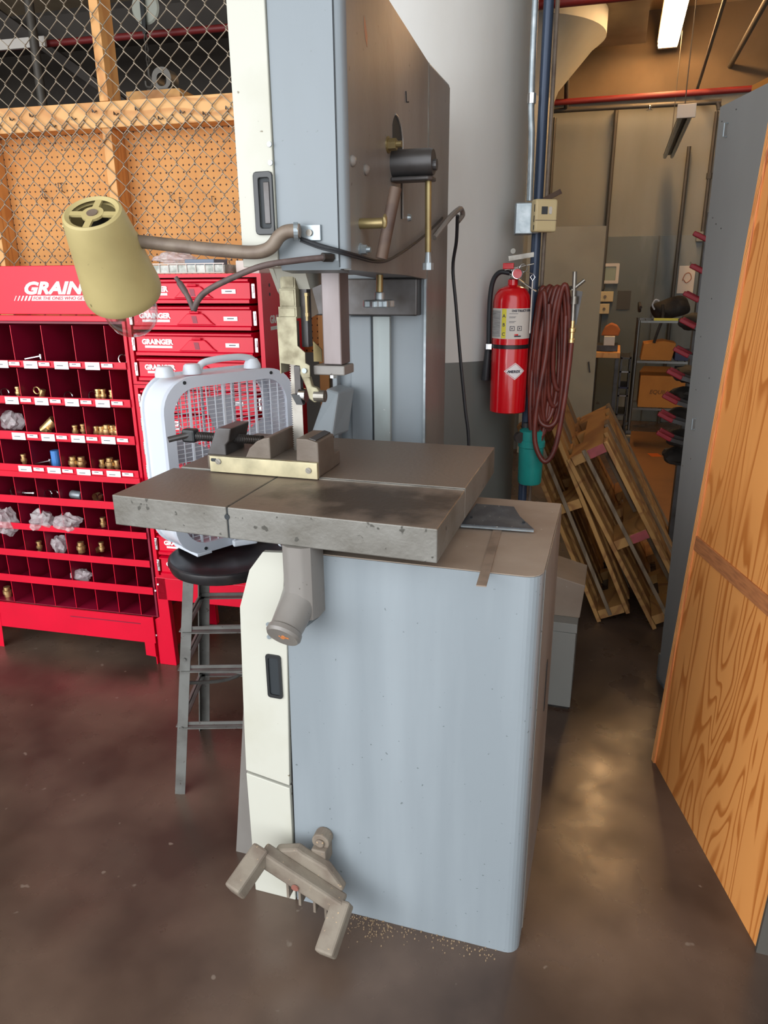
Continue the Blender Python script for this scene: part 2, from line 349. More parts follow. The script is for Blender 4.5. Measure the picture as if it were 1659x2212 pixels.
put('rear_base', B().box(-.655, -.36, .49, 1.06, 0, .93), M['grime_shade'], saw, bevel=.008)
put('rear_skirt', B().prism([(-.779, 0), (-.66, 0), (-.66, .53), (-.713, .53)], 'xz', .10, .108), M['grime_shade'], saw)
door = [(-.586,.939),(-.533,.943),(-.546,.803),(-.563,.758),(-.5405,.732),(-.5545,.347),(-.668,.366),(-.662,.537),(-.651,.801),(-.621,.893)]
d = put('lower_wheel_door', B().prism(door, 'xz', -.004, .011), M['cream'], saw, bevel=.002, label='cream painted lower wheel door')
put('door_foot_panel', B().prism([(-.668,.358),(-.5545,.339),(-.556,.0),(-.668,.0)], 'xz', -.004, .011), M['cream'], saw, bevel=.002, label='cream painted foot panel')
ip = rrect(-.588, -.563, .593, .687, .004, 2); op_ = rrect(-.594, -.557, .585, .695, .006, 2)
put('recessed_handle', B().frame(op_, ip, 'xz', -.008, .0105), M['black'], d)
put('handle_recess', B().prism(ip, 'xz', -.005, -.0045), M['darkhole'], d)
for z in (.769, .738):
    put('slotted_screw', B().cyl((-.583, -.004, z), (-.583, -.0065, z), .005, n=12).box(-.5835, -.5825, -.0069, -.0064, z-.004, z+.004), M['zinc'], d)

# table: two halves split by the blade slot, with a groove across
ZT = 1.05; th = .070
b = B().prism([(-.637,-.048),(-.191,-.063),(-.191,.205),(-.637,.205)], 'xy', ZT-th, ZT-.001)
put('table_front', b, M['table_oil'], saw, bevel=.0025, label='long front half of the iron table')
b = B().prism([(-.925,-.036),(-.6402,-.048),(-.6402,.205),(-.925,.205)], 'xy', ZT-th, ZT-.001)
put('table_wing', b, M['table'], saw, bevel=.0025, label='left wing of the iron table')
b = B().prism([(-.905,.207),(-.191,.207),(-.191,.62),(-.905,.62)], 'xy', ZT-th, ZT+.003)
put('table_rear', b, M['table'], saw, bevel=.0025)
put('table_groove_lip', B().box(-.535, -.193, .201, .2065, ZT-.001, ZT+.0015), M['steel'], saw)
# handle plug in the slot
put('slot_pin', B().cyl((-.6385,-.0495,ZT-.022), (-.6385,-.046,ZT-.022), .006, n=10), M['darkhole'], saw)
put('slot_gap', B().box(-.6402, -.637, -.045, .205, ZT-th, ZT-.004), M['darkhole'], saw)

# trunnion and locking handle under the table
b = B().prism([(-.522,-.035),(-.516,-.052),(-.50,-.062),(-.47,-.062),(-.454,-.052),(-.448,-.035),(-.448,.0),(-.522,.0)], 'xy', .82, ZT-th)
put('trunnion', b, M['grime_shade'], saw, bevel=.004, smooth=True)
b = B().lathe((-.487, .002, .878), (-.014,-.112,-.080), [(.042,.01),(.042,.03),(.038,.06),(.034,.115),(.037,.118),(.038,.128),(.034,.134)], 28)
k = put('trunnion_handle', b, M['grime_shade'], saw, smooth=True)
ax = Vector((-.014,-.112,-.080)).normalized(); e0 = Vector((-.487, .002, .878)) + ax*.1341
b = B()
for i in range(9):
    t = random.uniform(0, 6.3); rr = random.uniform(0, .012); q = e0 + Vector((math.cos(t)*rr+.004, 0, math.sin(t)*rr)) ; q -= ax*(q-e0).dot(ax)
    b.cyl(q, q+ax*.0006, random.uniform(.002, .005), n=6)
put('orange_paint_chip', b, mat('orange_chips', (214,130,70), .6), k, kind='stuff')

# foot pedal
b = B()
b.bar((-.600,-.08,.205), (-.400,-.08,.107), .045, .036, (0,1,0))
b.prism([(-.575,.206),(-.515,.225),(-.50,.215),(-.44,.19),(-.40,.135),(-.44,.10)], 'xz', -.066, -.04)
ped = put('foot_pedal', b, M['grime_shade'], saw, bevel=.006)
ped.data.materials.clear(); ped.data.materials.append(mat('dusty_cast_pedal', (132,122,108), .7, 0, (108,94,82), 14, (1,1,1), .4, .65, (176,150,118), 120, .70, .3, 60))
pm = ped.data.materials[0]
for p0, p1 in (((-.596,-.075,.212), (-.628,-.168,.165)), ((-.398,-.075,.116), (-.408,-.172,.055))):
    put('pedal_arm', B().bar(p0, p1, .046, .040), pm, ped, bevel=.006)
put('red_plug', B().cyl((-.508,-.098,.147), (-.508,-.102,.146), .009, n=16), mat('dull_red_plug', (150,96,84), .6), ped)
b = B().cyl((-.470,-.03,.225), (-.470,.0,.225), .022, n=20).cyl((-.470,-.036,.225), (-.470,-.03,.225), .011, n=12)
b.box(-.488, -.452, -.045, 0, .17, .215)
put('pedal_pivot', b, pm, saw, bevel=.003)
for x, z in ((-.535,.112),(-.505,.098),(-.468,.088),(-.44,.078)):
    put('pedal_rib', B().box(x-.003, x+.003, -.085, -.05, z-.018, z+.03), pm, ped)

# column
b = B().box(-.716, -.431, .80, 1.06, .93, 2.03)
put('column', b, M['bluehead'], saw, bevel=.006)
b = B().box(-.662, -.595, .786, .80, 1.0, 1.385)
put('column_strip', b, M['bluehead'], saw, bevel=.004)
put('column_rail', B().box(-.588, -.536, .782, .80, 1.0, 1.385), mat('chipped_grey_rail', (150,160,160), .4, .1, (128,132,128), 10, (1,1,.3), .45, .7, (210,214,210), 60, .73), saw, bevel=.002, label='chipped raised guide rail')
put('rail_key', B().box(-.60, -.59, .79, .80, 1.0, 1.385), M['darkhole'], saw)
put('column_side_plate', B().box(-.431, -.4295, .806, 1.056, .95, 2.02), M['grime_shade'], saw)
# head casting (right side wall, sloped bottom, sloped top)
prof = [(.145,1.53),(.165,1.512),(.60,1.5),(.799,1.489),(.799,2.024),(.434,2.060),(.30,2.14),(.145,2.30)]
h = put('upper_head', B().prism(prof, 'yz', -.575, -.447), M['bluehead'], saw, label='blue-grey upper wheel head')
b = B().prism([(.163,1.51),(.60,1.498),(.799,1.487),(.799,2.026),(.434,2.062),(.30,2.142),(.163,2.30)], 'yz', -.447, -.431)
sp = put('head_side_plate', b, M['grime_shade'], saw, label='grimy brown-grey side plate of the head, shade painted in')
# rounded front corner strip
b = B()
b.prism([(-.447,.141),(-.437,.144),(-.431,.152),(-.4305,.163),(-.447,.163)], 'xy', 1.512, 2.30)
put('head_corner_strip', b, M['bluehead'], saw, smooth=True)
b = B().box(-.448, -.4464, .1395, .145, 1.515, 2.30)
put('corner_seam', b, M['darkhole'], saw)
# bent front cover
put('head_front_cover', B().prism([(-.579,.1395),(-.449,.1395),(-.449,.145),(-.579,.145)], 'xy', 1.528, 2.30), M['bluehead'], saw)
put('head_lower_lip', B().prism([(.1395,1.528),(.150,1.510),(.20,1.504),(.20,1.51),(.152,1.516),(.145,1.529)], 'yz', -.579, -.449), M['bluehead'], saw, smooth=True)
# upper door
ud = put('upper_wheel_door', B().box(-.660, -.5805, .134, .148, 1.517, 2.30), M['cream'], saw, bevel=.002, label='cream painted upper wheel door')
put('door_shell', B().prism([(.148,1.52),(.27,1.515),(.30,1.47),(.52,1.50),(.60,1.5),(.60,2.03),(.30,2.12),(.148,2.28)], 'yz', -.660, -.5805), M['cream'], saw)
put('gusset_web', B().prism([(.267,1.515),(.46,1.515),(.53,1.405),(.47,1.395),(.40,1.40),(.306,1.464)], 'yz', -.665, -.655), M['cream'], saw)
put('guard_tab', B().prism([(-.620,1.345),(-.598,1.325),(-.598,1.295),(-.620,1.295)], 'xz', .40, .404), M['brass'], saw)
put('head_underblock', B().box(-.763,-.445,.745,.80,1.388,1.49), M['dark_steel'], saw, bevel=.004, label='dark block under the head against the column')
put('column_flange', B().box(-.436,-.429,.790,.804,.95,1.488), M['zinc'], saw)
put('column_left_fold', B().box(-.716,-.700,.770,.80,1.0,1.388), M['bluehead'], saw, bevel=.003)
ip = rrect(-.612, -.588, 1.592, 1.685, .004, 2); op_ = rrect(-.6235, -.5815, 1.579, 1.697, .007, 2)
put('recessed_handle', B().frame(op_, ip, 'xz', .128, .1338), M['black'], ud, bevel=.0015)
put('handle_recess', B().prism(ip, 'xz', .1335, .1338), M['darkhole'], ud)
put('handle_grip', B().box(-.603, -.590, .131, .1335, 1.600, 1.678), M['dark_steel'], ud, bevel=.002)
for z in (1.745, 1.712):
    put('slotted_screw', B().cyl((-.585,.134,z), (-.585,.1315,z), .005, n=12).box(-.5855,-.5845,.1312,.1316,z-.004,z+.004), M['zinc'], ud)

# right side fittings on the head plate, plate surface x = -.431
X0 = -.431
slot = [(.463,1.74),(.463,1.825),(.472,1.838),(.486,1.849),(.505,1.845),(.53,1.83),(.542,1.805),(.542,1.63),(.532,1.63),(.532,1.74)]
put('side_slot', B().prism(slot, 'yz', X0, X0+.0006), M['darkhole'], sp)
put('slot_rim', B().tube([(X0+.001,y,z) for y,z in [(.486,1.850),(.505,1.848),(.53,1.836),(.546,1.81),(.548,1.75),(.546,1.63)]], .0022, 6, smooth=False), M['grime_shade'], sp)
put('seam_line', B().box(X0, X0+.0012, .799, .803, 1.49, 2.026), M['steel'], saw)
put('scratched_mark', B().tube([(X0+.0004,.575,1.915),(X0+.0004,.58,1.893),(X0+.0004,.60,1.897)], .0018, 5, smooth=False), M['darkhole'], sp)
put('paint_chip', B().prism([(.268,1.985),(.276,1.978),(.288,1.955),(.286,1.935),(.276,1.945),(.268,1.965)], 'yz', X0, X0+.0004), mat('orange_primer_chip', (176,128,100), .7), sp, label='orange primer showing through a paint chip')
def hexbolt(name, x, y, z, r, ln, par, m):
    b = B().cyl((x,y,z), (x+.003,y,z), r*1.35, n=18).cyl((x+.003,y,z), (x+.003+ln*.6,y,z), r, n=6).cyl((x+.003+ln*.6,y,z), (x+.003+ln,y,z), r*.55, n=10)
    put(name, b, m, par)
hexbolt('flanged_nut', X0, .425, 1.778, .013, .03, sp, M['brass'])
hexbolt('hex_nut', X0, .222, 1.550, .010, .02, sp, M['zinc'])
for y, z in ((.180,1.714),(.263,1.708)):
    put('dome_bolt', B().lathe((X0,y,z),(1,0,0),[(.011,0),(.011,.003),(.007,.008),(.0,.010)],16), M['grime_shade'], sp, smooth=True)
put('dome_bolt', B().cyl((X0,.602,1.637),(X0+.008,.602,1.637),.010,.007,n=12), M['zinc'], sp)
# horizontal barrel with arm and hanging rod
put('tension_barrel', B().lathe((X0,.47,1.744),(1,0,0),[(.030,0),(.030,.088),(.027,.096),(.0,.096)],32), M['dark_steel'], saw, smooth=True)
put('barrel_cap', B().cyl((X0+.096,.47,1.738),(X0+.104,.47,1.738),.012,n=14), M['dark_steel'], saw)
b = B().prism([(X0,.445),(X0+.088,.445),(X0+.098,.455),(X0+.098,.49),(X0,.49)], 'xy', 1.704, 1.714)
put('barrel_bracket', b, M['dark_steel'], saw, bevel=.003)
put('hanging_rod', B().cyl((-.347,.47,1.705),(-.346,.47,1.55),.0075,n=14), M['brass'], saw, smooth=True)
put('rod_socket', B().cyl((-.346,.47,1.55),(-.346,.47,1.526),.006,.009,n=14).cyl((-.346,.47,1.526),(-.346,.47,1.510),.014,n=8), M['zinc'], saw)
# crank lever
put('crank_stub', B().cyl((X0,.224,1.601),(X0+.055,.224,1.601),.0105,n=14), M['brass'], saw, smooth=True)
put('weld_bead', B().ball((X0+.056,.224,1.602),.015,(.5,1,1.2)), M['brass'], saw)
b = B().cyl((-.357,.235,1.668),(-.384,.22,1.532),.0125,.0125,n=16)
put('crank_lever', b, M['rust'], saw, smooth=True)
# handwheel under the head
put('feed_screw', B().cyl((-.492,.55,1.50),(-.493,.55,1.455),.009,n=14), M['brass'], saw, smooth=True)
b = B().cyl((-.493,.55,1.458),(-.493,.55,1.437),.014,n=10)
b.skin([[b.b.verts.new((-.495+(.040+.003*math.cos(8*t))*math.cos(t),.55+(.040+.003*math.cos(8*t))*math.sin(t),z)) for t in [2*PI*i/64 for i in range(64)]] for z in (1.420,1.438)])
put('star_handwheel', b, M['zinc'], saw, bevel=.003)

# guide post, bracket, blade, guards
put('guide_post', B().box(-.554,-.508,.30,.36,1.300,1.53), M['post'], saw, bevel=.003)
put('guide_bracket', B().box(-.577,-.499,.292,.36,1.277,1.299), M['grime_shade'], saw, bevel=.003)
put('bracket_bolt', B().cyl((-.535,.315,1.277),(-.535,.315,1.268),.009,n=6), M['chrome'], saw)
for z0, z1, xa, xb, y in ((1.47,1.53,-.647,-.609,.283),(1.43,1.472,-.649,-.608,.280),(1.406,1.432,-.652,-.606,.277)):
    put('blade_guard', B().box(xa,xb,y,.325,z0,z1).box(xa+.004,xb-.004,y-.0015,y,z0+.004,z1-.003), M['guard'], saw, bevel=.0015)
g4 = [(-.655,1.409),(-.606,1.410),(-.606,1.345),(-.588,1.330),(-.588,1.306),(-.578,1.301),(-.578,1.274),(-.598,1.274),(-.602,1.300),(-.653,1.305)]
put('blade_guard', B().prism(g4, 'xz', .272, .276).box(-.655,-.652,.276,.325,1.28,1.409), M['guard'], saw)
put('guard_screw', B().cyl((-.590,.272,1.289),(-.590,.268,1.289),.006,n=12), M['zinc'], saw)
put('guard_backing', B().box(-.606,-.590,.30,.325,1.34,1.52), M['dark_steel'], saw)
put('guard_clip', B().box(-.592,-.587,.295,.305,1.40,1.46).box(-.592,-.585,.293,.305,1.455,1.462).box(-.592,-.585,.293,.305,1.41,1.418), M['brass'], saw)
# the blade with real teeth on its left edge
b = B(); zs = 1.053; n = 62; st = (1.40-zs)/n; pts = []
for i in range(n):
    z = zs+i*st; pts += [(-.6375, z), (-.6415, z+st*.55)]
pts += [(-.6375,1.40),(-.612,1.40),(-.612,zs)]
put('saw_blade', B().prism(pts, 'xz', .2995, .3005), M['steel'], saw)
put('blade_guide_bar', B().box(-.623,-.607,.284,.300,1.215,1.298), M['dark_steel'], saw, bevel=.001)
put('guide_insert', B().prism([(-.628,1.232),(-.607,1.232),(-.598,1.208),(-.615,1.208)],'xz',.272,.286), M['black'], saw)
put('guide_arm', B().prism([(-.605,1.293),(-.583,1.272),(-.578,1.251),(-.566,1.248),(-.556,1.235),(-.558,1.219),(-.573,1.212),(-.587,1.221),(-.593,1.247),(-.608,1.28)],'xz',.282,.298), M['guard'], saw, bevel=.003)
put('guide_roller', B().cyl((-.612,.29,1.228),(-.596,.29,1.228),.017,n=24), M['chrome'], saw)
put('roller_cap', B().cyl((-.574,.29,1.228),(-.548,.29,1.228),.014,n=20).cyl((-.548,.29,1.228),(-.545,.29,1.228),.006,n=6), M['steel'], saw)
put('chip_deflector', B().prism([(-.612,1.053),(-.600,1.053),(-.612,1.10)],'xz',.297,.303), M['brass'], saw)
# grey hood casting behind the blade
b = B(); A = [(-.735,.63,1.055),(-.66,.61,1.055),(-.64,.70,1.055),(-.735,.72,1.055)]; T = [(-.70,.68,1.185),(-.655,.66,1.178),(-.64,.76,1.178),(-.695,.77,1.185)]
va = [b.b.verts.new(v) for v in A]; vt = [b.b.verts.new(v) for v in T]; b.skin([va, vt])
put('chip_hood', b, M['bluehead'], saw, bevel=.006)

# cables on the head
put('light_cable', B().tube([(-.525,.128,1.571),(-.485,.128,1.558),(-.440,.130,1.546),(-.420,.17,1.538),(-.415,.23,1.532),(-.412,.29,1.529),(-.412,.37,1.533),(-.415,.45,1.545),(-.420,.57,1.565),(-.42,.72,1.598),(-.42,.84,1.63),(-.42,.94,1.658)], .0032, 6), M['rubber'], saw, smooth=True)
put('light_cable', B().tube([(-.525,.127,1.566),(-.485,.126,1.552),(-.440,.127,1.541),(-.416,.18,1.531),(-.411,.25,1.526),(-.410,.33,1.528),(-.412,.42,1.540),(-.417,.52,1.556),(-.42,.66,1.585),(-.42,.80,1.618),(-.42,.94,1.655)], .0026, 6), M['rubber'], saw, smooth=True)
put('cable_hook', B().tube([(-.425,.86,1.60),(-.40,.93,1.652),(-.39,1.0,1.68),(-.39,1.06,1.69),(-.39,1.09,1.675),(-.40,1.07,1.655)], .008, 8), M['grime_shade'], saw, smooth=True)
put('power_cord', B().tube([(-.40,1.06,1.672),(-.412,1.11,1.60),(-.430,1.15,1.52),(-.417,1.15,1.40),(-.397,1.15,1.22),(-.377,1.15,1.06),(-.36,1.15,.92),(-.35,1.14,.55),(-.37,1.07,.42)], .0055, 8), M['rubber'], saw, smooth=True)

# coolant hose: from the nut on the head, out and down to a kink, then up to its nozzle
put('hose_nut', B().cyl((-.463,.140,1.534),(-.475,.118,1.534),.009,n=6), M['dark_steel'], saw)
put('coolant_hose', B().tube([(-.470,.125,1.534),(-.52,.09,1.528),(-.581,.06,1.518),(-.654,.05,1.492),(-.700,.05,1.472),(-.722,.05,1.455),(-.735,.05,1.434)], .0062, 10), M['hosebrown'], saw, smooth=True)
put('coolant_nozzle', B().tube([(-.735,.05,1.434),(-.743,.05,1.455),(-.751,.05,1.470),(-.764,.05,1.490),(-.770,.05,1.498)], [.0055]*12+[.0065]*6+[.0045]*7, 10), M['hosebrown'], saw, smooth=True)

# work lamp: clamp plate, bent tube arm, shade with spoked end, bulb
b = B().box(-.531,-.484,.1335,.1392,1.566,1.596)
put('lamp_clamp_plate', b, M['zinc'], saw, bevel=.001)
put('clamp_screw', B().cyl((-.507,.1335,1.581),(-.507,.129,1.581),.0065,n=14).box(-.5075,-.5065,.1282,.1292,1.576,1.586), M['steel'], saw)
put('clamp_band', B().cyl((-.533,.115,1.583),(-.525,.118,1.583),.0175,n=18), M['zinc'], saw)
arm = [(-.520,.115,1.584),(-.545,.11,1.583),(-.562,.107,1.574),(-.575,.104,1.558),(-.592,.10,1.548),(-.625,.098,1.545),(-.70,.09,1.551),(-.78,.08,1.560),(-.84,.072,1.567),(-.872,.066,1.570)]
put('lamp_arm', B().tube(arm, .0135, 12), M['conduit_brown'], saw, smooth=True)
lt = Vector((-.905,-.012,1.622)); lb = Vector((-.935,.102,1.466)); ax = (lb-lt).normalized(); L_ = (lb-lt).length
sh = put('lamp_shade', B().lathe(lt, ax, [(.045,.004),(.053,0),(.058,.003),(.060,.010),(.066,.05),(.078,.15),(.082,.178),(.082,.19),(.079,.20),(.0765,.198),(.079,.188),(.076,.16),(.063,.06),(.055,.012),(.045,.012)], 48, caps=False), M['lamp'], saw, smooth=True)
b = B(); q = lt + ax*.004
b.skin([b.ring(q-ax*.001, ax, .022, 24), b.ring(q+ax*.004, ax, .022, 24)])
u = ax.orthogonal().normalized(); v = ax.cross(u)
for kk in range(4):
    t = R(38+90*kk); dr = u*math.cos(t)+v*math.sin(t)
    b.bar(q+ax*.002+dr*.018, q+ax*.002+dr*.052, .013, .005, ax)
put('shade_spokes', b, M['lamp'], sh)
put('spoke_hub', B().cyl(q-ax*.003, q+ax*.001, .011, n=16), M['conduit_brown'], sh)
put('lamp_socket', B().cyl(q+ax*.02, q+ax*.09, .026, n=20), M['black'], sh)
bulb = put('light_bulb', B().lathe(q, ax, [(.016,.10),(.018,.13),(.035,.165),(.051,.195),(.0585,.225),(.058,.245),(.050,.270),(.033,.288),(.015,.295),(.0,.2965)], 32, caps=False), M['glass'], saw, smooth=True)
put('filament_stem', B().cyl(q+ax*.10, q+ax*.20, .004, n=8).tube([q+ax*.20, q+ax*.235+u*.014, q+ax*.24-u*.014], .0012, 5), M['steel'], bulb)
put('arm_collar', B().cyl((-.868,.066,1.569),(-.882,.064,1.571),.021,.022,n=20), M['lamp'], saw)
put('shade_knob', B().cyl(lt+ax*.03-Vector((.062,0,0)), lt+ax*.03-Vector((.078,.0,0)), .007, n=12), M['brass'], sh)

# swarf heaps
b = B()
for i in range(260):
    if i < 90: x, y = random.uniform(-.46,-.30), -abs(random.gauss(0,.035))-.004; z = 0
    else: x, y = random.uniform(-.45,-.05), -abs(random.gauss(0,.02))-.002; z = 0
    s_ = random.uniform(.0012,.003); b.box(x, x+s_, y, y+s_, z, z+s_*.7)
tag(put('metal_swarf', b, M['sawdust'], None, kind='stuff'), 'fine metal swarf scattered along the foot of the bandsaw', 'swarf')

# ------------------------------------------------------------------ vise on the table
vs = thing('machine_vise', 'brown cast iron screw vise lying across the bandsaw table', 'vise', (-.67,.26,ZT))
zb = ZT+.0035
b = B().box(-.825,-.533,.2,.34,zb,ZT+.040)
put('vise_bed', b, mat('brown_cast_vise', (112,102,92), .55, .3, (92,80,70), 10, (1,1,1), .4, .7, bump=.2, bscale=70), vs, bevel=.004)
vm = M['v'] = bpy.data.materials['brown_cast_vise']
put('side_bar', B().box(-.812,-.5335,.189,.1995,ZT+.0015,ZT+.040), mat('polished_side_bar', (196,186,152), .4, .5, (160,152,124), 16), vs, bevel=.001, label='polished pale steel side bar')
for x, z in ((-.788,ZT+.028),(-.555,ZT+.022)):
    put('slotted_screw', B().cyl((x,.189,z),(x,.1865,z),.0072,n=16).bar((x-.005,.186,z+.004),(x+.005,.186,z-.004),.0012,.0006,(0,1,0)), M['steel'], vs)
put('bar_slot', B().prism(rrect(-.808,-.793,ZT+.027,ZT+.035,.003,3),'xz',.1885,.189), M['darkhole'], vs)
b = B().prism([(-.59,ZT+.038),(-.588,1.143),(-.560,1.143),(-.534,1.136),(-.5325,ZT+.0035),(-.56,ZT+.0035),(-.56,ZT+.038)],'xz',.20,.302)
put('fixed_jaw', b, vm, vs, bevel=.003)
put('jaw_bevel', B().bar((-.549,.205,1.1415),(-.549,.298,1.1415),.016,.002,(.26,0,1)), M['dark_steel'], vs)
b = B().prism([(-.722,ZT+.038),(-.710,1.112),(-.690,1.130),(-.672,1.138),(-.655,1.142),(-.655,ZT+.038)],'xz',.20,.355)
put('moving_jaw', b, vm, vs, bevel=.003)
put('screw_block', B().prism([(-.828,ZT+.038),(-.815,1.115),(-.800,1.150),(-.793,1.156),(-.757,1.156),(-.765,1.124),(-.775,1.114),(-.775,ZT+.038)],'xz',.205,.30), M['dark_steel'], vs, bevel=.003)
b = B(); x = -.885; rr = []
while x < -.70: rr += [(.0115,x+.885),(.0088,x+.8866),(.0088,x+.8874),(.0115,x+.889)]; x += .0048
b.lathe((-.885,.25,1.122),(1,0,0),rr,14)
put('lead_screw', b, M['dark_steel'], vs)
b = B().box(-.915,-.878,.236,.264,1.106,1.140)
put('screw_head', b, M['black'], vs, bevel=.006)
put('tommy_bar', B().cyl((-.888,.25,1.128),(-.935,.21,1.118),.0075,n=12), M['dark_steel'], vs)


# ------------------------------------------------------------------ protractor square on the cabinet top
sq = thing('bevel_square', 'dark steel trapezoid square head with long flat blade on cabinet top', 'square', (-.12,.25,.9475))
b = B(); z0 = .9525
pts = [(-.205,.238),(-.042,.248),(-.080,.30),(-.100,.345),(-.190,.345)]
zz = [z0,z0,z0+.010,z0+.018,z0+.018]
va = [b.b.verts.new((p[0],p[1],z)) for p, z in zip(pts, zz)]; vt = [b.b.verts.new((p[0],p[1]+.001,z+.005)) for p, z in zip(pts, zz)]; b.skin([va, vt])
hd = put('square_head', b, mat('scuffed_black_steel', (62,66,72), .5, .2, (84,88,92), 24, (1,1,1), .45, .7, (150,150,146), 130, .72), sq)
put('worn_edge', B().bar((-.205,.2365,z0+.0015),(-.042,.2465,z0+.0015),.006,.004), M['zinc'], hd)
for x, y, z in ((-.188,.275,z0+.0085),(-.068,.275,z0+.0075)):
    put('pin_hole', B().cyl((x,y,z),(x,y-.002,z+.0045),.003,n=10), M['darkhole'], hd)
put('square_blade', B().bar((-.128,.335,.949),(-.104,-.073,.949),.019,.0024), mat('brown_steel_strip', (132,116,102), .7, .0, (108,94,82), 20), sq)
rg = solo('washer_ring', B().tube([(-.148+.013*math.cos(t),.40+.013*math.sin(t),.9495) for t in [2*PI*i/12 for i in range(12)]], .0022, 6, closed=True), M['zinc'], 'small steel ring lying behind the trapezoid square head', 'ring', (-.148,.40,.9475), smooth=True)

# ================================================================== LEFT: red storage in front of the mesh partition
FR = LEFT.copy()
GR = 'GRAINGER'
# ---- chrome-latched slide racks, three stacked on a stand
def slide_rack(z0, z1, label, n=4):
    t = thing('slide_rack', label, 'tool cabinet', (.21, .2, z0), 'red slide racks stacked beside the fan')
    b = B().box(-.045,-.030,0,.40,z0,z1).box(.450,.465,0,.40,z0,z1).box(-.030,.450,.0,.40,z1-.012,z1).box(-.030,.450,0,.40,z0,z0+.010).box(-.030,.450,.39,.40,z0,z1)
    put('rack_case', b, M['red'], t)
    h = (z1-z0-.022)/n
    for i in range(n):
        a = z0+.010+i*h; c = a+h
        prof = [(.002,a+.004),(-.014,a+.006),(-.014,a+.016),(-.004,a+.020),(-.002,c-.018),(-.016,c-.012),(-.016,c-.007),(.002,c-.004),(.30,c-.004),(.30,a+.004)]
        dr = put('drawer', B().prism(prof,'yz',-.012,.425), M['red'], t)
        zc = (a+c)/2
        # scalloped pull in the centre of each drawer
        pl = [(.150,zc-.022),(.295,zc-.022),(.280,zc-.012),(.262,zc+.006),(.250,zc+.016),(.195,zc+.016),(.180,zc+.004),(.165,zc-.010)]
        put('drawer_pull', B().prism(pl,'xz',-.011,-.003).box(.205,.240,-.016,-.010,zc+.016,zc+.024), M['red'], dr, bevel=.003)
        put('pull_recess_shade', B().prism([(.215,zc-.016),(.232,zc-.016),(.228,zc+.008),(.210,zc+.008)],'xz',-.0118,-.0112), M['red_shade'], dr)
        put('drawer_label', B().box(.325,.375,-.0052,-.0040,zc-.008,zc+.006), M['white'], dr)
        put('label_print', B().box(.338,.362,-.0056,-.0053,zc-.002,zc+.001), M['labelink'], dr)
        text('lettering', GR, .0235, (.010,-.0044,zc+.000), (90,0,0), M['white'], dr, off=.0013, sx=1.02)
        put('lettering_bar', B().box(.020,.125,-.0048,-.004,zc-.013,zc-.005), M['white'], dr)
        for x in (-.030,.432):
            k = put('latch', B().box(x,x+.012,-.006,0,zc-.024,zc+.024).box(x+.002,x+.010,-.010,-.006,zc-.006,zc+.016), M['chrome'], dr, bevel=.002)
    return t
rk = slide_rack(1.135, 1.508, 'topmost red slide rack of the stack, white tray on its top')
slide_rack(.760, 1.133, 'middle red slide rack of the stack, seen through the box fan')
slide_rack(.385, .758, 'lowest red slide rack of the stack, just above the red stand')
put('side_hole', B().cyl((.4652,.07,1.47),(.4658,.07,1.47),.006,n=12).cyl((.4652,.07,1.44),(.4658,.07,1.44),.006,n=12), M['darkhole'], rk)
b = text('lettering', GR, .036, (.4656,.06,1.345), (90,0,90), M['paperwhite'], rk, off=.0012)
put('lettering_bar', B().box(.4653,.466,.062,.24,1.322,1.334), M['paperwhite'], rk)
st = thing('rack_stand', 'red angle-leg stand under the slide racks', 'stand', (.21,.2,0))
put('stand_top', B().box(-.045,.465,0,.40,.290,.384), M['red'], st, bevel=.002)
for x in (-.068, .43):
    for y in (0, .37):
        s_ = 1 if x < 0 else -1
        pts = [(-.0495,.385),(-.005,.385),(.004,0),(-.070,0),(-.0705,.20),(-.0495,.212)] if x < 0 else [(x-.02,.385),(x+.035,.385),(x+.040,0),(x-.02,0)]
        put('leg', B().prism(pts,'xz',y,y+.028), M['red'], st, bevel=.002)
for x, z in ((-.038,.356),(-.052,.328),(-.072,.130)):
    put('rivet', B().cyl((x,0,z),(x,-.003,z),.004,n=10), M['white'], st)

# ---- bins
def front_red(o):      # the folded front edge is bright enamel, the faces inside have shade painted in
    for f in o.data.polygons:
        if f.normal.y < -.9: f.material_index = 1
def labels(par, z, xs):
    for i, x in enumerate(xs):
        wd, zo, h = ((.058,-.004,.027) if i % 2 == 0 else (.045,.006,.013))
        put('price_label', B().box(x,x+wd,-.0165,-.0150,z-.012+zo,z-.012+zo+h), M['white'], par)
        put('label_print', B().box(x+.010,x+wd*.62,-.0169,-.0166,z-.002+zo*.6,z+.0005+zo*.6), M['labelink'], par)
bu = thing('parts_bin_rack', 'upper red parts bin rack with lettered header and label strips', 'bin rack', (-.5,.15,.765))
X_L, X_R = -.97, -.052
b = B().box(X_L,X_R,.29,.30,.767,1.345).box(X_R-.006,X_R,-.004,.30,.767,1.350).box(X_L,X_L+.006,0,.30,.767,1.350).box(X_L,X_R,0,.30,1.343,1.353)
put('rack_shell', b, M['red_shade'], bu)
put('side_stile', B().box(X_R-.008,X_R+.004,-.006,.30,.767,1.352), M['red'], bu)
hd = put('header_board', B().box(X_L,-.075,-.004,.004,1.375,1.540).box(X_L,-.075,-.016,.0,1.352,1.372), M['red'], bu, bevel=.002)
text('lettering', GR, .056, (-.440,-.0048,1.446), (90,0,0), M['white'], hd, shear=.35, off=.0026, sx=1.36, spacing=1.02)
put('lettering_bar', B().prism([(-.410,1.422),(-.402,1.439),(-.085,1.439),(-.085,1.422)],'xz',-.0048,-.0042), M['white'], hd)
for i in range(5):
    x = -.482+i*.014; put('lettering_slash', B().prism([(x,1.422),(x+.003+i*.0014,1.422),(x+.014+i*.0014,1.439),(x+.011,1.439)],'xz',-.0048,-.0042), M['white'], hd)
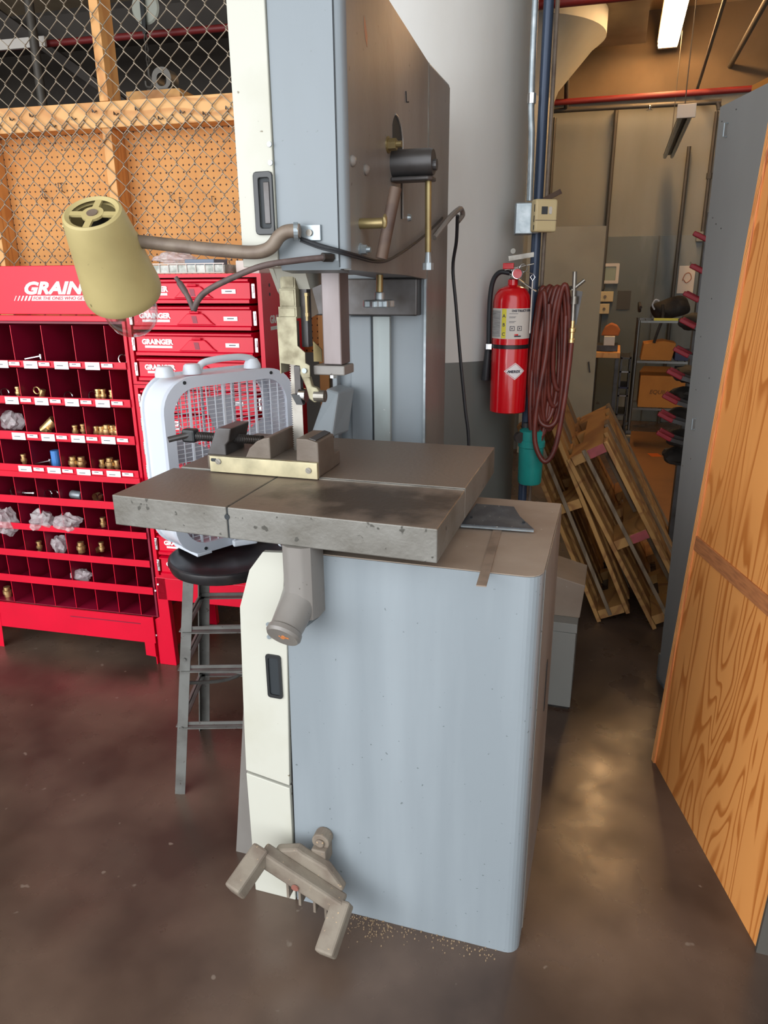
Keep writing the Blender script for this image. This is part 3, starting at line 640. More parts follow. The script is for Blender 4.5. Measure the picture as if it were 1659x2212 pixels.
text('lettering', 'FOR THE ONES WHO GET IT DONE', .0150, (-.402,-.0052,1.4255), (90,0,0), M['lipink'], hd, shear=.3, off=.0002, sx=1.18)
rows = [(1.188,1.212),(1.052,1.080),(.914,.946),(.767,.816)]
top_ = 1.343
for i, (z0, z1) in enumerate(rows):
    put('bin_shelf', B().box(X_L,X_R,0,.29,z0,z0+.003), M['red_shade'], bu)
    f = put('shelf_lip', B().box(X_L,X_R-.008,-.012,-.009,z0,z1).box(X_L,X_R-.008,-.012,.0,z0-.001,z0+.002), M['red'], bu)
    if i == 3: put('lip_ledge', B().box(X_L,X_R,-.022,-.012,z0,z0+.022), M['red'], f)
    off = i*.004
    labels(f, (z0+z1)/2 if i < 3 else .80, [-.585+off-.128*2+.0, -.585+off-.062-.128, -.585+off, -.518+off, -.457+off, -.392+off, -.329+off, -.264+off, -.202+off, -.137+off] if i else [-.600, -.538,-.475,-.412,-.347,-.284,-.220,-.155][0:8])
    for x in (-.902,-.774,-.646,-.518,-.390,-.262,-.134):
        xx = x
        dv = put('bin_divider', B().prism([(-.004,z0+.003),(-.004,top_-.006),(.29,top_-.006),(.29,z0+.003)],'yz',xx-.0012,xx+.0012), [M['red_shade'], M['red']], bu)
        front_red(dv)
    top_ = z0
bl = thing('parts_bin_cabinet', 'lower red parts bin cabinet with small unlabelled bins', 'bin cabinet', (-.5,.15,.213))
b = B().box(X_L,X_R,.29,.30,.213,.765).box(X_R-.008,X_R,-.002,.30,.213,.765).box(X_L,X_L+.006,0,.30,.213,.765)
put('cabinet_shell', b, M['red_shade'], bl)
rows2 = [(.656,.686),(.544,.570),(.427,.455),(.311,.342),(.213,.216)]
top_ = .765
for i, (z0, z1) in enumerate(rows2):
    put('bin_shelf', B().box(X_L,X_R-.008,0,.29,z0,z0+.003), M['red_shade'], bl)
    if i < 4: put('shelf_lip', B().box(X_L,X_R-.008,-.008,-.005,z0,z1), M['red'], bl)
    for k in range(9):
        x = -.126-k*.098
        front_red(put('bin_divider', B().box(x-.0012,x+.0012,-.003,.29,z0+.003,top_-.004), [M['red_shade'], M['red']], bl))
    top_ = z0
sb = thing('bin_stand', 'red sheet metal stand with stepped foot under the bin cabinet', 'stand', (-.5,.15,0))
put('front_apron', B().box(X_L,-.0725,-.010,-.004,.098,.212), M['red'], sb)
put('apron_crease_shade', B().box(-.45,-.13,-.0112,-.010,.178,.182), M['red_shade'], sb)
put('foot_plate', B().prism([(-.122,.212),(-.052,.212),(-.052,.3),(-.045,.385),(-.060,.385),(-.072,.001),(-.076,.001),(-.076,.036),(-.122,.040)][:0] or [(-.122,.098),(-.078,.098),(-.078,.036),(-.122,.040)],'xz',-.010,-.004), M['red'], sb)
put('foot_plate', B().prism([(-.86,.16),(-.79,.16),(-.80,.0),(-.86,.0)],'xz',-.011,-.0105), M['red'], sb)
for x in (X_L, -.082):
    put('leg', B().box(x,x+.004,-.004,.28,0,.212), M['red'], sb)

# ---- fittings in the bins
def fit(kind, x, z, label):
    y = .035; s = .012
    g = 'brass and steel fittings in the red bins'
    if kind == 'coupling':
        b = B().lathe((x,y,z),(0,0,1),[(.007,0),(.007,.007),(.0095,.008),(.0095,.016),(.007,.017),(.007,.024),(.0085,.025),(.0085,.030)],10); m = M['bin_brass']
    elif kind == 'big':
        b = B().lathe((x,y,z),(0,0,1),[(.011,0),(.011,.010),(.014,.011),(.014,.022),(.010,.024),(.010,.034)],12); m = M['bin_brass']
    elif kind == 'ring':
        b = B().tube([(x+.013*math.cos(t),y,z+.013+.013*math.sin(t)) for t in [2*PI*i/12 for i in range(12)]],.0024,6,closed=True); m = M['chrome']
    elif kind == 'bigring':
        b = B().cyl((x,y,z+.017),(x+.004,y+.02,z+.017),.017,n=20,caps=False); m = M['bin_brass']
    elif kind == 'coil':
        b = B().tube([(x-.018+.013*math.cos(t),y+t*.0004,z+.030+.013*math.sin(t)) for t in [i*.6 for i in range(24)]],.0022,5).cyl((x,y,z),(x+.012,y,z+.034),.011,n=10); m = M['bin_brass']
    elif kind == 'lever':
        b = B().bar((x-.028,y-.02,z+.010),(x+.026,y,z+.020),.016,.004).cyl((x+.024,y,z),(x+.024,y,z+.026),.006,n=10); m = M['chrome']
    elif kind == 'valve':
        b = B().cyl((x-.025,y,z+.010),(x+.025,y+.01,z+.05),.018,.022,n=14).cyl((x+.0,y-.012,z+.016),(x+.016,y-.02,z+.012),.010,n=12); m = M['bin_brass']
    elif kind == 'can':
        b = B().cyl((x-.026,y+.01,z+.018),(x+.026,y,z+.017),.0165,n=18); m = M['zinc']
    elif kind == 'nipple':
        b = B().lathe((x-.028,y,z+.011),(1,.1,0),[(.011,0),(.011,.012),(.007,.014),(.007,.04),(.010,.042),(.010,.05)],12); m = M['chrome']
    if kind in ('coupling','big','ring'): b.b.transform(Matrix.Translation((x,y,z)) @ Matrix.Scale(1.3,4) @ Matrix.Translation((-x,-y,-z)))
    o = solo('pipe_fitting', b, m, label, 'fitting', (x,y,z), g, smooth=True)
    if kind == 'can': put('green_mark', B().box(x-.004,x+.006,y-.0118,y-.0112,z+.018,z+.026), mat('green_mark', (40,150,90), .5), None) if False else None
    return o
Z0, Z1, Z2, Z3, Z4, Z5, Z6, Z7, Z8 = 1.191, 1.055, .917, .771, .659, .547, .430, .314, .217
F = [('lever',-.462,Z0+.014,'chrome lever handle alone in the top row of bins'),('ring',-.098,Z0+.010,'thin steel ring in the top right bin'),
 ('ring',-.620,Z1+.010,'wire ring at the left end of the second bin row'),('coupling',-.560,Z1+.014,'small brass coupling beside the divider, left of the coil fitting'),('coil',-.462,Z1+.010,'brass fitting with a coiled ring in the second row'),('ring',-.345,Z1+.004,'steel ring lying low in the middle bin of the second row'),('ring',-.240,Z1+.010,'steel ring left of three brass couplings'),('coupling',-.218,Z1+.014,'leftmost of three brass couplings in the second row'),('coupling',-.196,Z1+.014,'middle of three brass couplings in the second row'),('coupling',-.160,Z1+.012,'brass coupling against the divider, right of the trio'),
 ('valve',-.452,Z2+.014,'large brass valve with yellow tag in the third row'),('coupling',-.336,Z2+.012,'brass coupling left in the third row middle bin'),('coupling',-.300,Z2+.018,'brass coupling against the divider, third row middle bin'),('coupling',-.246,Z2+.012,'first brass coupling of the crowded third row bin'),('coupling',-.224,Z2+.012,'second brass coupling of the crowded third row bin'),('big',-.200,Z2+.014,'fat brass coupling at the centre of the crowded bin'),('coupling',-.176,Z2+.018,'tall brass coupling behind the fat one'),('big',-.154,Z2+.012,'fat brass coupling at the right of the crowded bin'),
 ('coupling',-.585,Z3+.034,'lone brass coupling in the fourth row left'),('lever',-.492,Z3+.034,'chrome lever on a blue valve in the fourth row'),('big',-.366,Z3+.030,'left fat brass coupling of the fourth row pair'),('big',-.328,Z3+.030,'right fat brass coupling of the fourth row pair'),('coupling',-.240,Z3+.030,'short brass coupling in the fourth row right bin'),('big',-.205,Z3+.032,'brass coupling centred in the fourth row right bin'),('coupling',-.176,Z3+.030,'brass coupling by the wall of the fourth row right bin'),
 ('ring',-.655,Z4+.012,'steel hoop at the left of the fifth row'),('nipple',-.585,Z4+.014,'grey pipe nipple lying in the fifth row'),('ring',-.500,Z4+.010,'left of two dark hoops in the fifth row'),('ring',-.470,Z4+.010,'right of two dark hoops in the fifth row'),('can',-.372,Z4+.012,'silver canister coupling with a green mark in the fifth row'),('bigring',-.290,Z4+.008,'wide open ring in the fifth row right bin'),('ring',-.262,Z4+.008,'thin hoop beside the wide ring in the fifth row'),
 ('coupling',-.270,Z5+.018,'copper coupling alone in the sixth row right'),('coupling',-.580,Z6+.012,'small copper elbow in the seventh row'),('big',-.386,Z6+.018,'brass hose barb standing in the seventh row'),('bigring',-.334,Z6+.012,'copper ring clamp in the seventh row'),('coupling',-.292,Z6+.030,'copper coupling behind the ring clamp'),('big',-.775,Z8+.0,'copper coupling at the lower left of the bottom row')]
for k, x, z, l in F: fit(k, x, z, l)
solo('valve_body', B().cyl((-.452,.05,.79),(-.452,.05,.862),.017,n=14), mat('blue_valve_body', (70,130,200), .4), 'blue valve body behind the chrome lever', 'valve', (-.452,.05,.775))
solo('yellow_tag', B().prism([(-.468,.922),(-.448,.922),(-.456,.944)],'xz',.0,.004), M['yellow'], 'small yellow warning tag in front of the large valve', 'tag', (-.458,0,.922))
# crumpled plastic bags
def crumple(name, c, r, sc, label, seed):
    random.seed(seed); b = B(); bmesh.ops.create_icosphere(b.b, subdivisions=3, radius=r)
    for v in b.b.verts:
        d = 1 + .42*mn.noise(v.co*38+Vector((seed*3.1,0,0))) + .25*mn.noise(v.co*95) + random.uniform(-.03,.03); v.co *= d; v.co = Vector((v.co.x*sc[0]+c[0], v.co.y*sc[1]+c[1], v.co.z*sc[2]+c[2]))
    return solo(name, b, M['bagm'], label, 'bag', (c[0],c[1],c[2]-r*sc[2]), 'clear plastic bags in the red bins')
crumple('plastic_bag', (-.625,.05,.972), .045, (1,.8,.95), 'clear bag of brass fittings at the left of the third row', 3)
crumple('plastic_bag', (-.695,.01,.565), .050, (.9,.8,1.1), 'clear plastic bag hanging out of the sixth row, leftmost', 4)
crumple('plastic_bag', (-.528,.01,.583), .050, (1.05,.7,.85), 'clear plastic bag hanging out of the sixth row, middle one', 5)
crumple('plastic_bag', (-.412,.01,.583), .050, (1.1,.7,.75), 'clear plastic bag hanging out of the sixth row, rightmost', 6)
crumple('plastic_bag', (-.490,.04,.470), .038, (.7,.8,1.05), 'small clear bag with a ring in the seventh row', 8)
crumple('plastic_bag', (-.405,.04,.345), .036, (1.1,.8,.8), 'clear bag of mixed parts in the eighth row', 9)
random.seed(11)

# ---- things on top of the slide racks
t = thing('wire_tray', 'white gridded tray on top of the slide racks', 'tray', (.15,.15,1.508))
b = B()
for i in range(10):
    x = .0+i*.034; b.box(x-.001,x+.001,.06,.062,1.513,1.541)
b.box(0,.31,.0595,.063,1.5395,1.543).box(0,.31,.0595,.063,1.510,1.513)
put('tray_wires', b, M['paperwhite'], t)
put('tray_body', B().box(0,.31,.064,.20,1.510,1.537), mat('pale_tray', (208,214,206), .5, 0, (150,160,150), 30, (1,1,1), .4, .6), t)
crumple('plastic_bag', (.085,.14,1.562), .036, (2.0,1,.62), 'grey crumpled plastic bag lying on the white tray', 12)
bpy.data.objects  # (tray contents follow)
solo('document_box', B().box(.335,.42,.10,.2,1.508,1.55), M['paperwhite'], 'white box on the slide racks, left of the bandsaw', 'box', (.38,.15,1.508), bevel=.002)
solo('folder_stack', B().box(.15,.26,.09,.2,1.5375,1.556), mat('slate_folder', (110,122,140), .5), 'slate blue folder on the white tray', 'folder', (.2,.15,1.5375), bevel=.002)

# ---- partition: studs, rail, pegboards, two chain-link meshes
pt = thing('mesh_partition', 'pine stud partition with pegboards and chain-link mesh behind the red racks', 'partition', (-.3,.5,0))
for x0, x1, z0, z1 in ((-.342,-.304,0,2.046),(-.338,-.300,2.138,3.74),(-.91,-.872,0,2.046),(.505,.545,0,2.046)):
    put('stud', B().box(x0,x1,.455,.545,z0,z1), M['pine'], pt, bevel=.002)
put('rail', B().box(-1.6,.56,.455,.545,2.047,2.137), M['pinex'], pt, bevel=.002)
pb1 = put('pegboard', B().box(-.872,-.304,.546,.552,1.2,2.046), M['peg'], pt)
pb2 = put('pegboard', B().box(-.303,.505,.546,.552,1.2,2.046), M['peg'], pt)
put('pegboard', B().box(-1.6,-.911,.546,.552,1.2,2.046), M['peg'], pt)
for x, z in ((-.62,1.87),(-.605,1.87),(-.70,1.85),(-.69,1.84),(.06,1.80),(.15,1.78),(.19,1.75),(-.12,1.82),(-.08,1.80)):
    put('peg_hook', B().tube([(x,.546,z),(x,.53,z),(x,.53,z-.03),(x,.545,z-.036)],.0018,5,smooth=False), M['dark_steel'], pb2 if x>-.3 else pb1)
def chain(z0, z1, y, ph):
    w_, h_ = .0375, .0805
    k = 0; x = -1.20
    while x < .57:
        pts = []; z = z0; i = k
        while z <= z1+1e-6:
            s_ = 1 if i % 2 == 0 else -1
            pts.append((x+ph+s_*(w_/2+.0016), y+s_*.0022, z-.002)); pts.append((x+ph+s_*(w_/2+.0010), y-s_*.0022, z+.004))
            z += h_/2; i += 1
        put('mesh_wire', B().tube(pts, .0019, 5, smooth=False, caps=False), M['wire'], pt, smooth=True)
        x += w_; k += 1
chain(1.975, 3.3, .443, 0)
chain(1.35, 2.10, .450, .02)
random.seed(5)
for i in range(17):
    x = -1.1+i*.092; z = 2.075+random.uniform(-.015,.03)
    put('fence_staple', B().tube([(x-.008,.452,z),(x-.004,.444,z+.008),(x+.006,.444,z-.004),(x+.010,.452,z+.004)],.0022,5,smooth=False), M['dark_steel'], pt)

# ---- dim loft beyond the mesh
solo('timber_block', B().box(-.232,-.008,.47,.62,2.138,2.168), M['pallet'], 'short timber block lying on the partition rail', 'block', (-.12,.55,2.138), bevel=.002)
wn = thing('winch_bracket', 'grey bell-shaped winch bracket standing on the timber block', 'bracket', (-.11,.55,2.169))
put('bracket_foot', B().box(-.16,-.05,.50,.60,2.169,2.178), M['pipegrey'], wn, bevel=.002)
put('bracket_arch', B().frame(rrect(-.145,-.065,2.178,2.255,.036),rrect(-.125,-.085,2.190,2.235,.018),'xz',.52,.58), M['pipegrey'], wn, smooth=True)
ho = thing('ceiling_hoist', 'pale pulley wheel with chain and hook hanging beyond the mesh', 'hoist', (-1.22,2.5,2.9))
put('pulley_disc', B().lathe((-1.22,2.48,3.10),(0,1,0),[(.03,-.01),(.085,-.01),(.095,.0),(.085,.012),(.03,.012)],28), mat('pale_pulley', (176,180,168), .5), ho, smooth=True)
put('hoist_strap', B().box(-1.235,-1.21,2.44,2.46,2.95,3.75), M['black'], ho)
b = B()
for i in range(7):
    z = 2.95-i*.028; b.tube([(-1.222+(.010*math.cos(t) if i%2 else 0),2.45+(0 if i%2 else .010*math.cos(t)),z+.019*math.sin(t)) for t in [2*PI*j/8 for j in range(8)]],.004,5,closed=True)
put('hoist_chain', b, M['pipegrey'], ho)
put('hook', B().tube([(-1.222,2.45,2.76),(-1.222,2.45,2.72),(-1.20,2.45,2.69),(-1.215,2.45,2.655),(-1.245,2.45,2.66),(-1.25,2.45,2.69)],.009,8), M['pipegrey'], ho, smooth=True)
solo('sprinkler_pipe', B().cyl((-4.0,2.7,3.02),(1.0,2.7,3.02),.022,n=14), M['redpipe'], 'dark red sprinkler pipe crossing beyond the mesh', 'pipe', (-1.5,2.7,3.0), smooth=True)
solo('loft_sign', B().box(-2.6,-2.08,2.64,2.66,2.99,3.05), M['paperwhite'], 'pale board above the red pipe, far upper left', 'board', (-2.3,2.65,2.99))
solo('iron_post', B().cyl((-2.06,2.5,0),(-2.06,2.5,3.75),.03,n=14), M['pipegrey'], 'dark iron post beyond the mesh', 'post', (-2.06,2.5,0), smooth=True)
for i, (x0, z0, x1, z1) in enumerate(((-2.9,3.45,-1.4,2.45),(-1.0,3.5,.1,2.5),(-3.2,2.8,-1.9,2.35))):
    solo('roof_brace', B().bar((x0,3.1,z0),(x1,3.1,z1),.06,.06,(0,1,0)), M['darkroom'], ('dark sloping roof brace behind the iron post','dark sloping roof brace right of the hoist chain','low dark brace at the left beyond the mesh')[i], 'brace', ((x0+x1)/2,3.1,min(z0,z1)))
solo('loft_beam', B().box(-4.4,1.1,3.2,3.35,3.15,3.35), M['darkroom'], 'wide dark beam crossing the loft beyond the mesh', 'beam', (-1.6,3.25,3.15))
FR = I4.copy()
put('wall_loft_added', B().box(-7.0,-1.15,5.0,5.1,0,3.75), M['darkroom'], kind='structure')  # wall added to keep the loft dark; its dimness is painted on

# ================================================================== stool and fan
def rotz(c, a): return Matrix.Translation((c[0],c[1],0)) @ Matrix.Rotation(R(a),4,'Z')
FR = rotz((-.955,.475), 18)
ZS = .715
sl = thing('shop_stool', 'grey steel shop stool with dished black seat under the fan', 'stool')
put('seat', B().lathe((0,0,0),(0,0,1),[(.14,ZS-.030),(.155,ZS-.036),(.162,ZS-.032),(.170,ZS-.012),(.168,ZS-.002),(.162,ZS),(.150,ZS-.010),(.06,ZS-.016),(.0,ZS-.017)],48), M['seat'], sl, smooth=True)
for sx in (-1,1):
    for sy in (-1,1):
        p0 = Vector((sx*.175,sy*.175,0)); p1 = Vector((sx*.105,sy*.105,ZS-.04)); d = (p0-p1).normalized()
        u_ = Vector((sx*1.0,0,0)); v_ = Vector((0,sy*1.0,0))
        b = B()
        for (dx,dy) in ((sx*-.014,0),(0,sy*-.014)):
            b.bar(p0+Vector((dx,dy,0)), p1+Vector((dx,dy,0)), .030 if dx else .003, .003 if dx else .030, (0,1,0))
        lg = put('leg', b, M['stool'], sl)
        put('leg_rivet', B().cyl(p1+d*.24+Vector((sx*-.012,sy*.002,0)), p1+d*.24+Vector((sx*-.012,sy*.006,0)), .005, n=10).cyl(p1+d*.46+Vector((sx*-.012,sy*.002,0)), p1+d*.46+Vector((sx*-.012,sy*.006,0)), .005, n=10), M['stool'], lg)
def at_h(sx, sy, z): 
    t = z/(ZS-.04); return Vector((sx*(.175-.07*t)*.97, sy*(.175-.07*t)*.97, z))
for z in (.22, .40, .52):
    for a, c in (((-1,-1),(1,-1)),((1,-1),(1,1)),((1,1),(-1,1)),((-1,1),(-1,-1))):
        put('rung', B().bar(at_h(*a,z), at_h(*c,z), .024, .003, (0,0,1)).bar(at_h(*a,z+.011), at_h(*c,z+.011), .003, .010, (0,0,1)), M['stool'], sl)
put('cross_rod', B().tube([at_h(-1,-1,.36), (0,0,.30), at_h(1,1,.36)], .006, 8), M['stool'], sl, smooth=True)
put('cross_rod', B().tube([at_h(1,-1,.36), (0,.004,.312), at_h(-1,1,.24)], .004, 8), M['stool'], sl, smooth=True)

ang = 62
FR = rotz((-1.052,.372), ang)          # x along the front face, y to its back, front face at y=0
W_, z0, z1, D_ = .445, .722, 1.238, .125
fn = thing('box_fan', 'white box fan with rounded wire grille standing on the stool', 'fan', (W_/2, D_/2, z0))
out = rrect(0, W_, z0, z1, .095, 8); inn = rrect(.030, W_-.030, z0+.030, z1-.030, .075, 8); sh_ = rrect(.006, W_-.006, z0+.006, z1-.006, .090, 8)
put('front_rim', B().frame(out, inn, 'xz', -.003, .014), M['fangrey'], fn, bevel=.004, smooth=True)
put('shell', B().frame(sh_, rrect(.012, W_-.012, z0+.012, z1-.012, .085, 8), 'xz', .010, D_), M['fan'], fn, smooth=True)
put('back_rim', B().frame(out, inn, 'xz', D_-.006, D_+.006), M['fan'], fn, smooth=True)
def span(x):   # vertical extent of the opening at x
    a, c, r = .030, W_-.030, .075; dx = 0
    if x < a+r: dx = a+r-x
    elif x > c-r: dx = x-(c-r)
    e = r-math.sqrt(max(r*r-dx*dx, 0)); return z0+.030+e, z1-.030-e
def spanh(z):
    a, c, r = z0+.030, z1-.030, .075; dz = 0
    if z < a+r: dz = a+r-z
    elif z > c-r: dz = z-(c-r)
    e = r-math.sqrt(max(r*r-dz*dz, 0)); return .030+e, W_-.030-e
for nm, yy in (('front_grille', .006), ('back_grille', D_-.002)):
    b = B(); n = 14
    for i in range(1, n):
        x = .03+(W_-.06)*i/n; a, c = span(x)
        if i % 4 == 2: b.box(x-.003,x+.003,yy-.003,yy+.004,a-.004,c+.004)
        else: b.box(x-.0011,x+.0011,yy-.0015,yy+.002,a-.004,c+.004)
    z = z0+.030
    while z < z1-.032:
        z += .0125; a, c = spanh(z); b.box(a-.004,c+.004,yy+.0,yy+.0022,z-.0008,z+.0008)
    put(nm, b, M['fan'], fn)
cx, cz = W_/2, (z0+z1)/2
put('motor', B().cyl((cx,.03,cz),(cx,.09,cz),.045,n=24), M['fangrey'], fn)
for k in range(5):
    t = R(72*k+20); bb = B(); P = []
    for r_, tw, wd in ((.04,.9,.02),(.09,.7,.03),(.15,.5,.045),(.185,.42,.04)):
        c = Vector((cx+r_*math.cos(t), .058, cz+r_*math.sin(t))); tg = Vector((-math.sin(t),0,math.cos(t))); d = tg*math.cos(tw)+Vector((0,1,0))*math.sin(tw)*.5
        P.append((c-d*wd, c+d*wd))
    vv = [[bb.b.verts.new(p+Vector((0,o,0))) for p in pr2] for pr2 in P for o in (0,.0025)]
    for i in range(3):
        for s_ in (0,1): bb.b.faces.new((vv[2*i+s_][0],vv[2*i+s_][1],vv[2*i+2+s_][1],vv[2*i+2+s_][0]))
    put('blade', bb, M['fangrey'], fn, smooth=True)
for x, a in ((.045,0),(.13,1)):
    put('control_knob', B().lathe((x,.055,z1),(0,0,1),[(.026,0),(.0265,.006),(.022,.024),(.017,.028),(.0,.028)],24), M['fan'], fn, smooth=True)
put('carry_handle', B().tube([(.15,.055,z1+.003),(.165,.055,z1+.026),(.22,.055,z1+.034),(.29,.055,z1+.034),(.335,.055,z1+.024),(.345,.055,z1+.003)], .010, 10), M['fan'], fn, smooth=True)
put('handle_boss', B().lathe((.335,.055,z1-.002),(0,0,1),[(.026,0),(.025,.012),(.016,.028)],20), M['fan'], fn, smooth=True)
for x, z in ((.07,z1-.014),(.36,z1-.014),(.09,z0+.014),(.35,z0+.014)):
    put('rim_screw', B().cyl((x,-.003,z),(x,-.005,z),.005,n=10), M['darkhole'], fn)
put('power_plug', B().obox((.21,-.028,z0+.010),(.075,.022,.020),Matrix.Rotation(R(-20),3,'Z')), M['fan'], fn, bevel=.005)
put('power_cord', B().tube([(.18,-.02,z0+.024),(.235,-.03,z0+.030),(.28,-.06,z0+.020),(.29,-.11,z0-.02),(.27,-.17,z0-.10),(.25,-.20,z0-.22)],.0038,8), M['fan'], fn, smooth=True)
for x in (.06,.33):
    put('foot', B().box(x,x+.05,-.004,D_+.006,z0-.006,z0+.004), M['fan'], fn, bevel=.002)
FR = I4.copy()

# ================================================================== things on and beside the pillar
cd_ = solo('electrical_conduit', B().tube([(-.235,1.40,3.74),(-.235,1.40,2.4),(-.233,1.40,2.06),(-.226,1.40,1.94),(-.224,1.40,1.86),(-.222,1.40,1.735)],.0105,12), M['zinc'], 'thin shiny galvanised conduit running up to the ceiling above the junction box', 'conduit', (-.235,1.40,1.73), smooth=True)
put('coupling', B().cyl((-.2315,1.40,2.03),(-.2315,1.40,2.06),.014,n=14), M['chrome'], cd_)
solo('blue_pipe', B().cyl((-.196,1.43,0),(-.196,1.43,3.74),.0165,n=18), M['bluepipe'], 'dark blue painted pipe running floor to ceiling along the pillar', 'pipe', (-.196,1.43,0), smooth=True)
solo('thin_tube', B().cyl((-.172,1.47,0),(-.172,1.47,3.74),.007,n=10), M['conduit_brown'], 'thin tan tube right behind the dark blue pipe', 'pipe', (-.172,1.47,0), smooth=True)
FR = Matrix.Translation((-.238,1.405,1.68)) @ Matrix.Rotation(R(10),4,'Z')
jb = thing('junction_box', 'galvanised junction box with round knockouts on the pillar', 'junction box', (0,0,-.05))
put('box_body', B().box(-.032,.030,-.025,.05,-.052,.05), M['zinc'], jb, bevel=.004)
for z in (.028,-.002,-.032):
    put('knockout', B().cyl((-.004,-.025,z),(-.004,-.0265,z),.010 if z > -.03 else .013,n=20).cyl((-.004,-.0265,z),(-.004,-.027,z),.006,n=16), M['zinc'], jb)
put('flat_cover', B().box(.030,.050,-.02,.045,-.050,.048), M['zinc'], jb, bevel=.003)
FR = Matrix.Translation((-.168,1.385,1.685)) @ Matrix.Rotation(R(32),4,'Z')
th_ = thing('beige_thermostat', 'beige plastic thermostat with small grey screen facing the aisle', 'thermostat', (0,0,-.05))
tb = put('thermostat_body', B().box(-.042,.040,-.018,.020,-.052,.052), M['beige'], th_, bevel=.008, smooth=False, seg=3)
put('display', B().box(-.020,.002,-.0195,-.0178,.004,.028), mat('grey_screen', (70,74,76), .3), tb)
put('button_pad', B().prism(rrect(.006,.018,.004,.028,.005),'xz',-.0205,-.018), M['paperwhite'], tb, bevel=.001)
put('flap_line', B().box(-.041,.039,-.0185,-.0176,-.016,-.014), M['conduit_brown'], tb)
put('vent_slots', B().box(-.0425,-.0418,-.012,-.008,-.045,-.03).box(-.0425,-.0418,-.012,-.008,-.02,0).box(-.0425,-.0418,-.012,-.008,.012,.035), M['darkhole'], tb)
FR = I4.copy()
solo('mounting_strap', B().bar((-.185,1.43,1.735),(-.125,1.47,1.768),.016,.006,(0,1,0)), M['rust'], 'short brown metal strap sticking out above the beige thermostat', 'strap', (-.155,1.45,1.735))

# fire extinguisher
ex_, ey_ = -.262, 1.375
ext = thing('fire_extinguisher', 'red fire extinguisher with white label strapped to the pillar', 'fire extinguisher', (ex_,ey_,1.018))
cyl_ = put('cylinder', B().lathe((ex_,ey_,0),(0,0,1),[(.060,1.016),(.0655,1.020),(.0655,1.405),(.062,1.428),(.050,1.448),(.030,1.458),(.018,1.462),(.018,1.480)],48), M['extred'], ext, smooth=True)
def wrap(name, z0, z1, a0, a1, m, rr=.0660, n=14, par=cyl_):
    b = B(); rs = []
    for z in (z0, z1): rs.append([[b.b.verts.new((ex_+q*math.cos(R(a0+(a1-a0)*i/n)), ey_+q*math.sin(R(a0+(a1-a0)*i/n)), z)) for i in range(n+1)] for q in (rr, rr+.0004)])
    for i in range(n):
        for q in (0,1): b.b.faces.new((rs[0][q][i], rs[0][q][i+1], rs[1][q][i+1], rs[1][q][i]))
        for z in (0,1): b.b.faces.new((rs[z][0][i], rs[z][0][i+1], rs[z][1][i+1], rs[z][1][i]))
    return put(name, b, m, par, smooth=True)
lb_ = wrap('instruction_label', 1.282, 1.385, 175, 358, M['paperwhite'])
wrap('grey_print_block', 1.288, 1.378, 196, 243, mat('grey_fine_print', (172,172,170), .5, 0, (140,140,140), 140, (.2,.2,3), .45, .6), .0665, par=lb_)
wrap('yellow_band', 1.284, 1.384, 248, 262, M['yellow'], .0665, par=lb_)
def curved(name, s_, size, deg, z, m, par=cyl_, rr=.0670, gap=1.0, off=.0003):
    # letter by letter round the cylinder
    o = None; a = deg
    for ch in s_:
        if ch != ' ':
            x = ex_+rr*math.cos(R(a)); y = ey_+rr*math.sin(R(a))
            text('lettering', ch, size, (x,y,z), (90,0,a+90), m, par, off=off, align='CENTER')
        a += math.degrees(size*.68*gap/rr)
curved('lettering','A',.016,255,1.355,M['labelink'],lb_); curved('lettering','B',.016,255,1.325,M['labelink'],lb_); curved('lettering','C',.016,255,1.293,M['labelink'],lb_)
curved('lettering','INSTRUCTIONS',.0105,279,1.374,M['labelink'],lb_,off=.0005)
for i, (z, l) in enumerate(((1.368,26),(1.358,20),(1.354,18),(1.342,20),(1.338,16))):
    wrap('fine_print', z-.0006, z+.0006, 271, 271+l, M['labelink'], .0667, 5, lb_)
for a in (274, 297):
    wrap('pictogram', 1.310, 1.326, a, a+14, M['labelink'], .0667, 5, lb_); wrap('pictogram', 1.312, 1.324, a+2, a+12, M['paperwhite'], .0672, 5, lb_)
    wrap('pictogram', 1.315, 1.321, a+5, a+8, M['labelink'], .0677, 3, lb_)
wrap('maker_mark', 1.294, 1.299, 288, 300, M['extred'], .0667, 5, lb_); wrap('maker_mark', 1.289, 1.294, 288, 309, M['labelink'], .0667, 5, lb_)
# diamond emblem
b = B(); n = 12; a0, a1, zc = 262, 330, 1.170
for ly, (g_, m_) in enumerate(((0,M['white']),(3,M['extred']),(5,M['white']))):
    b = B(); A0, A1 = a0+g_, a1-g_; hh = .030*(A1-A0)/(a1-a0); up = []; dn = []
    for i in range(n+1):
        t = i/n; a = A0+(A1-A0)*t; e = hh*(1-abs(2*t-1))+.0002; q = .0663+ly*.0004
        up.append(b.b.verts.new((ex_+q*math.cos(R(a)), ey_+q*math.sin(R(a)), zc+e))); dn.append(b.b.verts.new((ex_+q*math.cos(R(a)), ey_+q*math.sin(R(a)), zc-e)))
    for i in range(n): b.b.faces.new((dn[i],dn[i+1],up[i+1],up[i]))
    put('diamond_emblem', b, m_, cyl_, smooth=True)
curved('lettering','AMEREX',.0125,276,1.165,M['labelink'],rr=.0680,gap=.9,off=.0006)
put('strap_band', B().lathe((ex_,ey_,0),(0,0,1),[(.0658,1.247),(.0675,1.248),(.0675,1.260),(.0658,1.261)],40), M['black'], ext, smooth=True)
put('strap_buckle', B().box(ex_-.083,ex_-.062,ey_-.030,ey_-.015,1.240,1.262), M['chrome'], ext, bevel=.002)
put('wall_bracket', B().box(ex_-.015,ex_+.03,ey_+.064,ey_+.12,1.10,1.44), M['dark_steel'], ext)
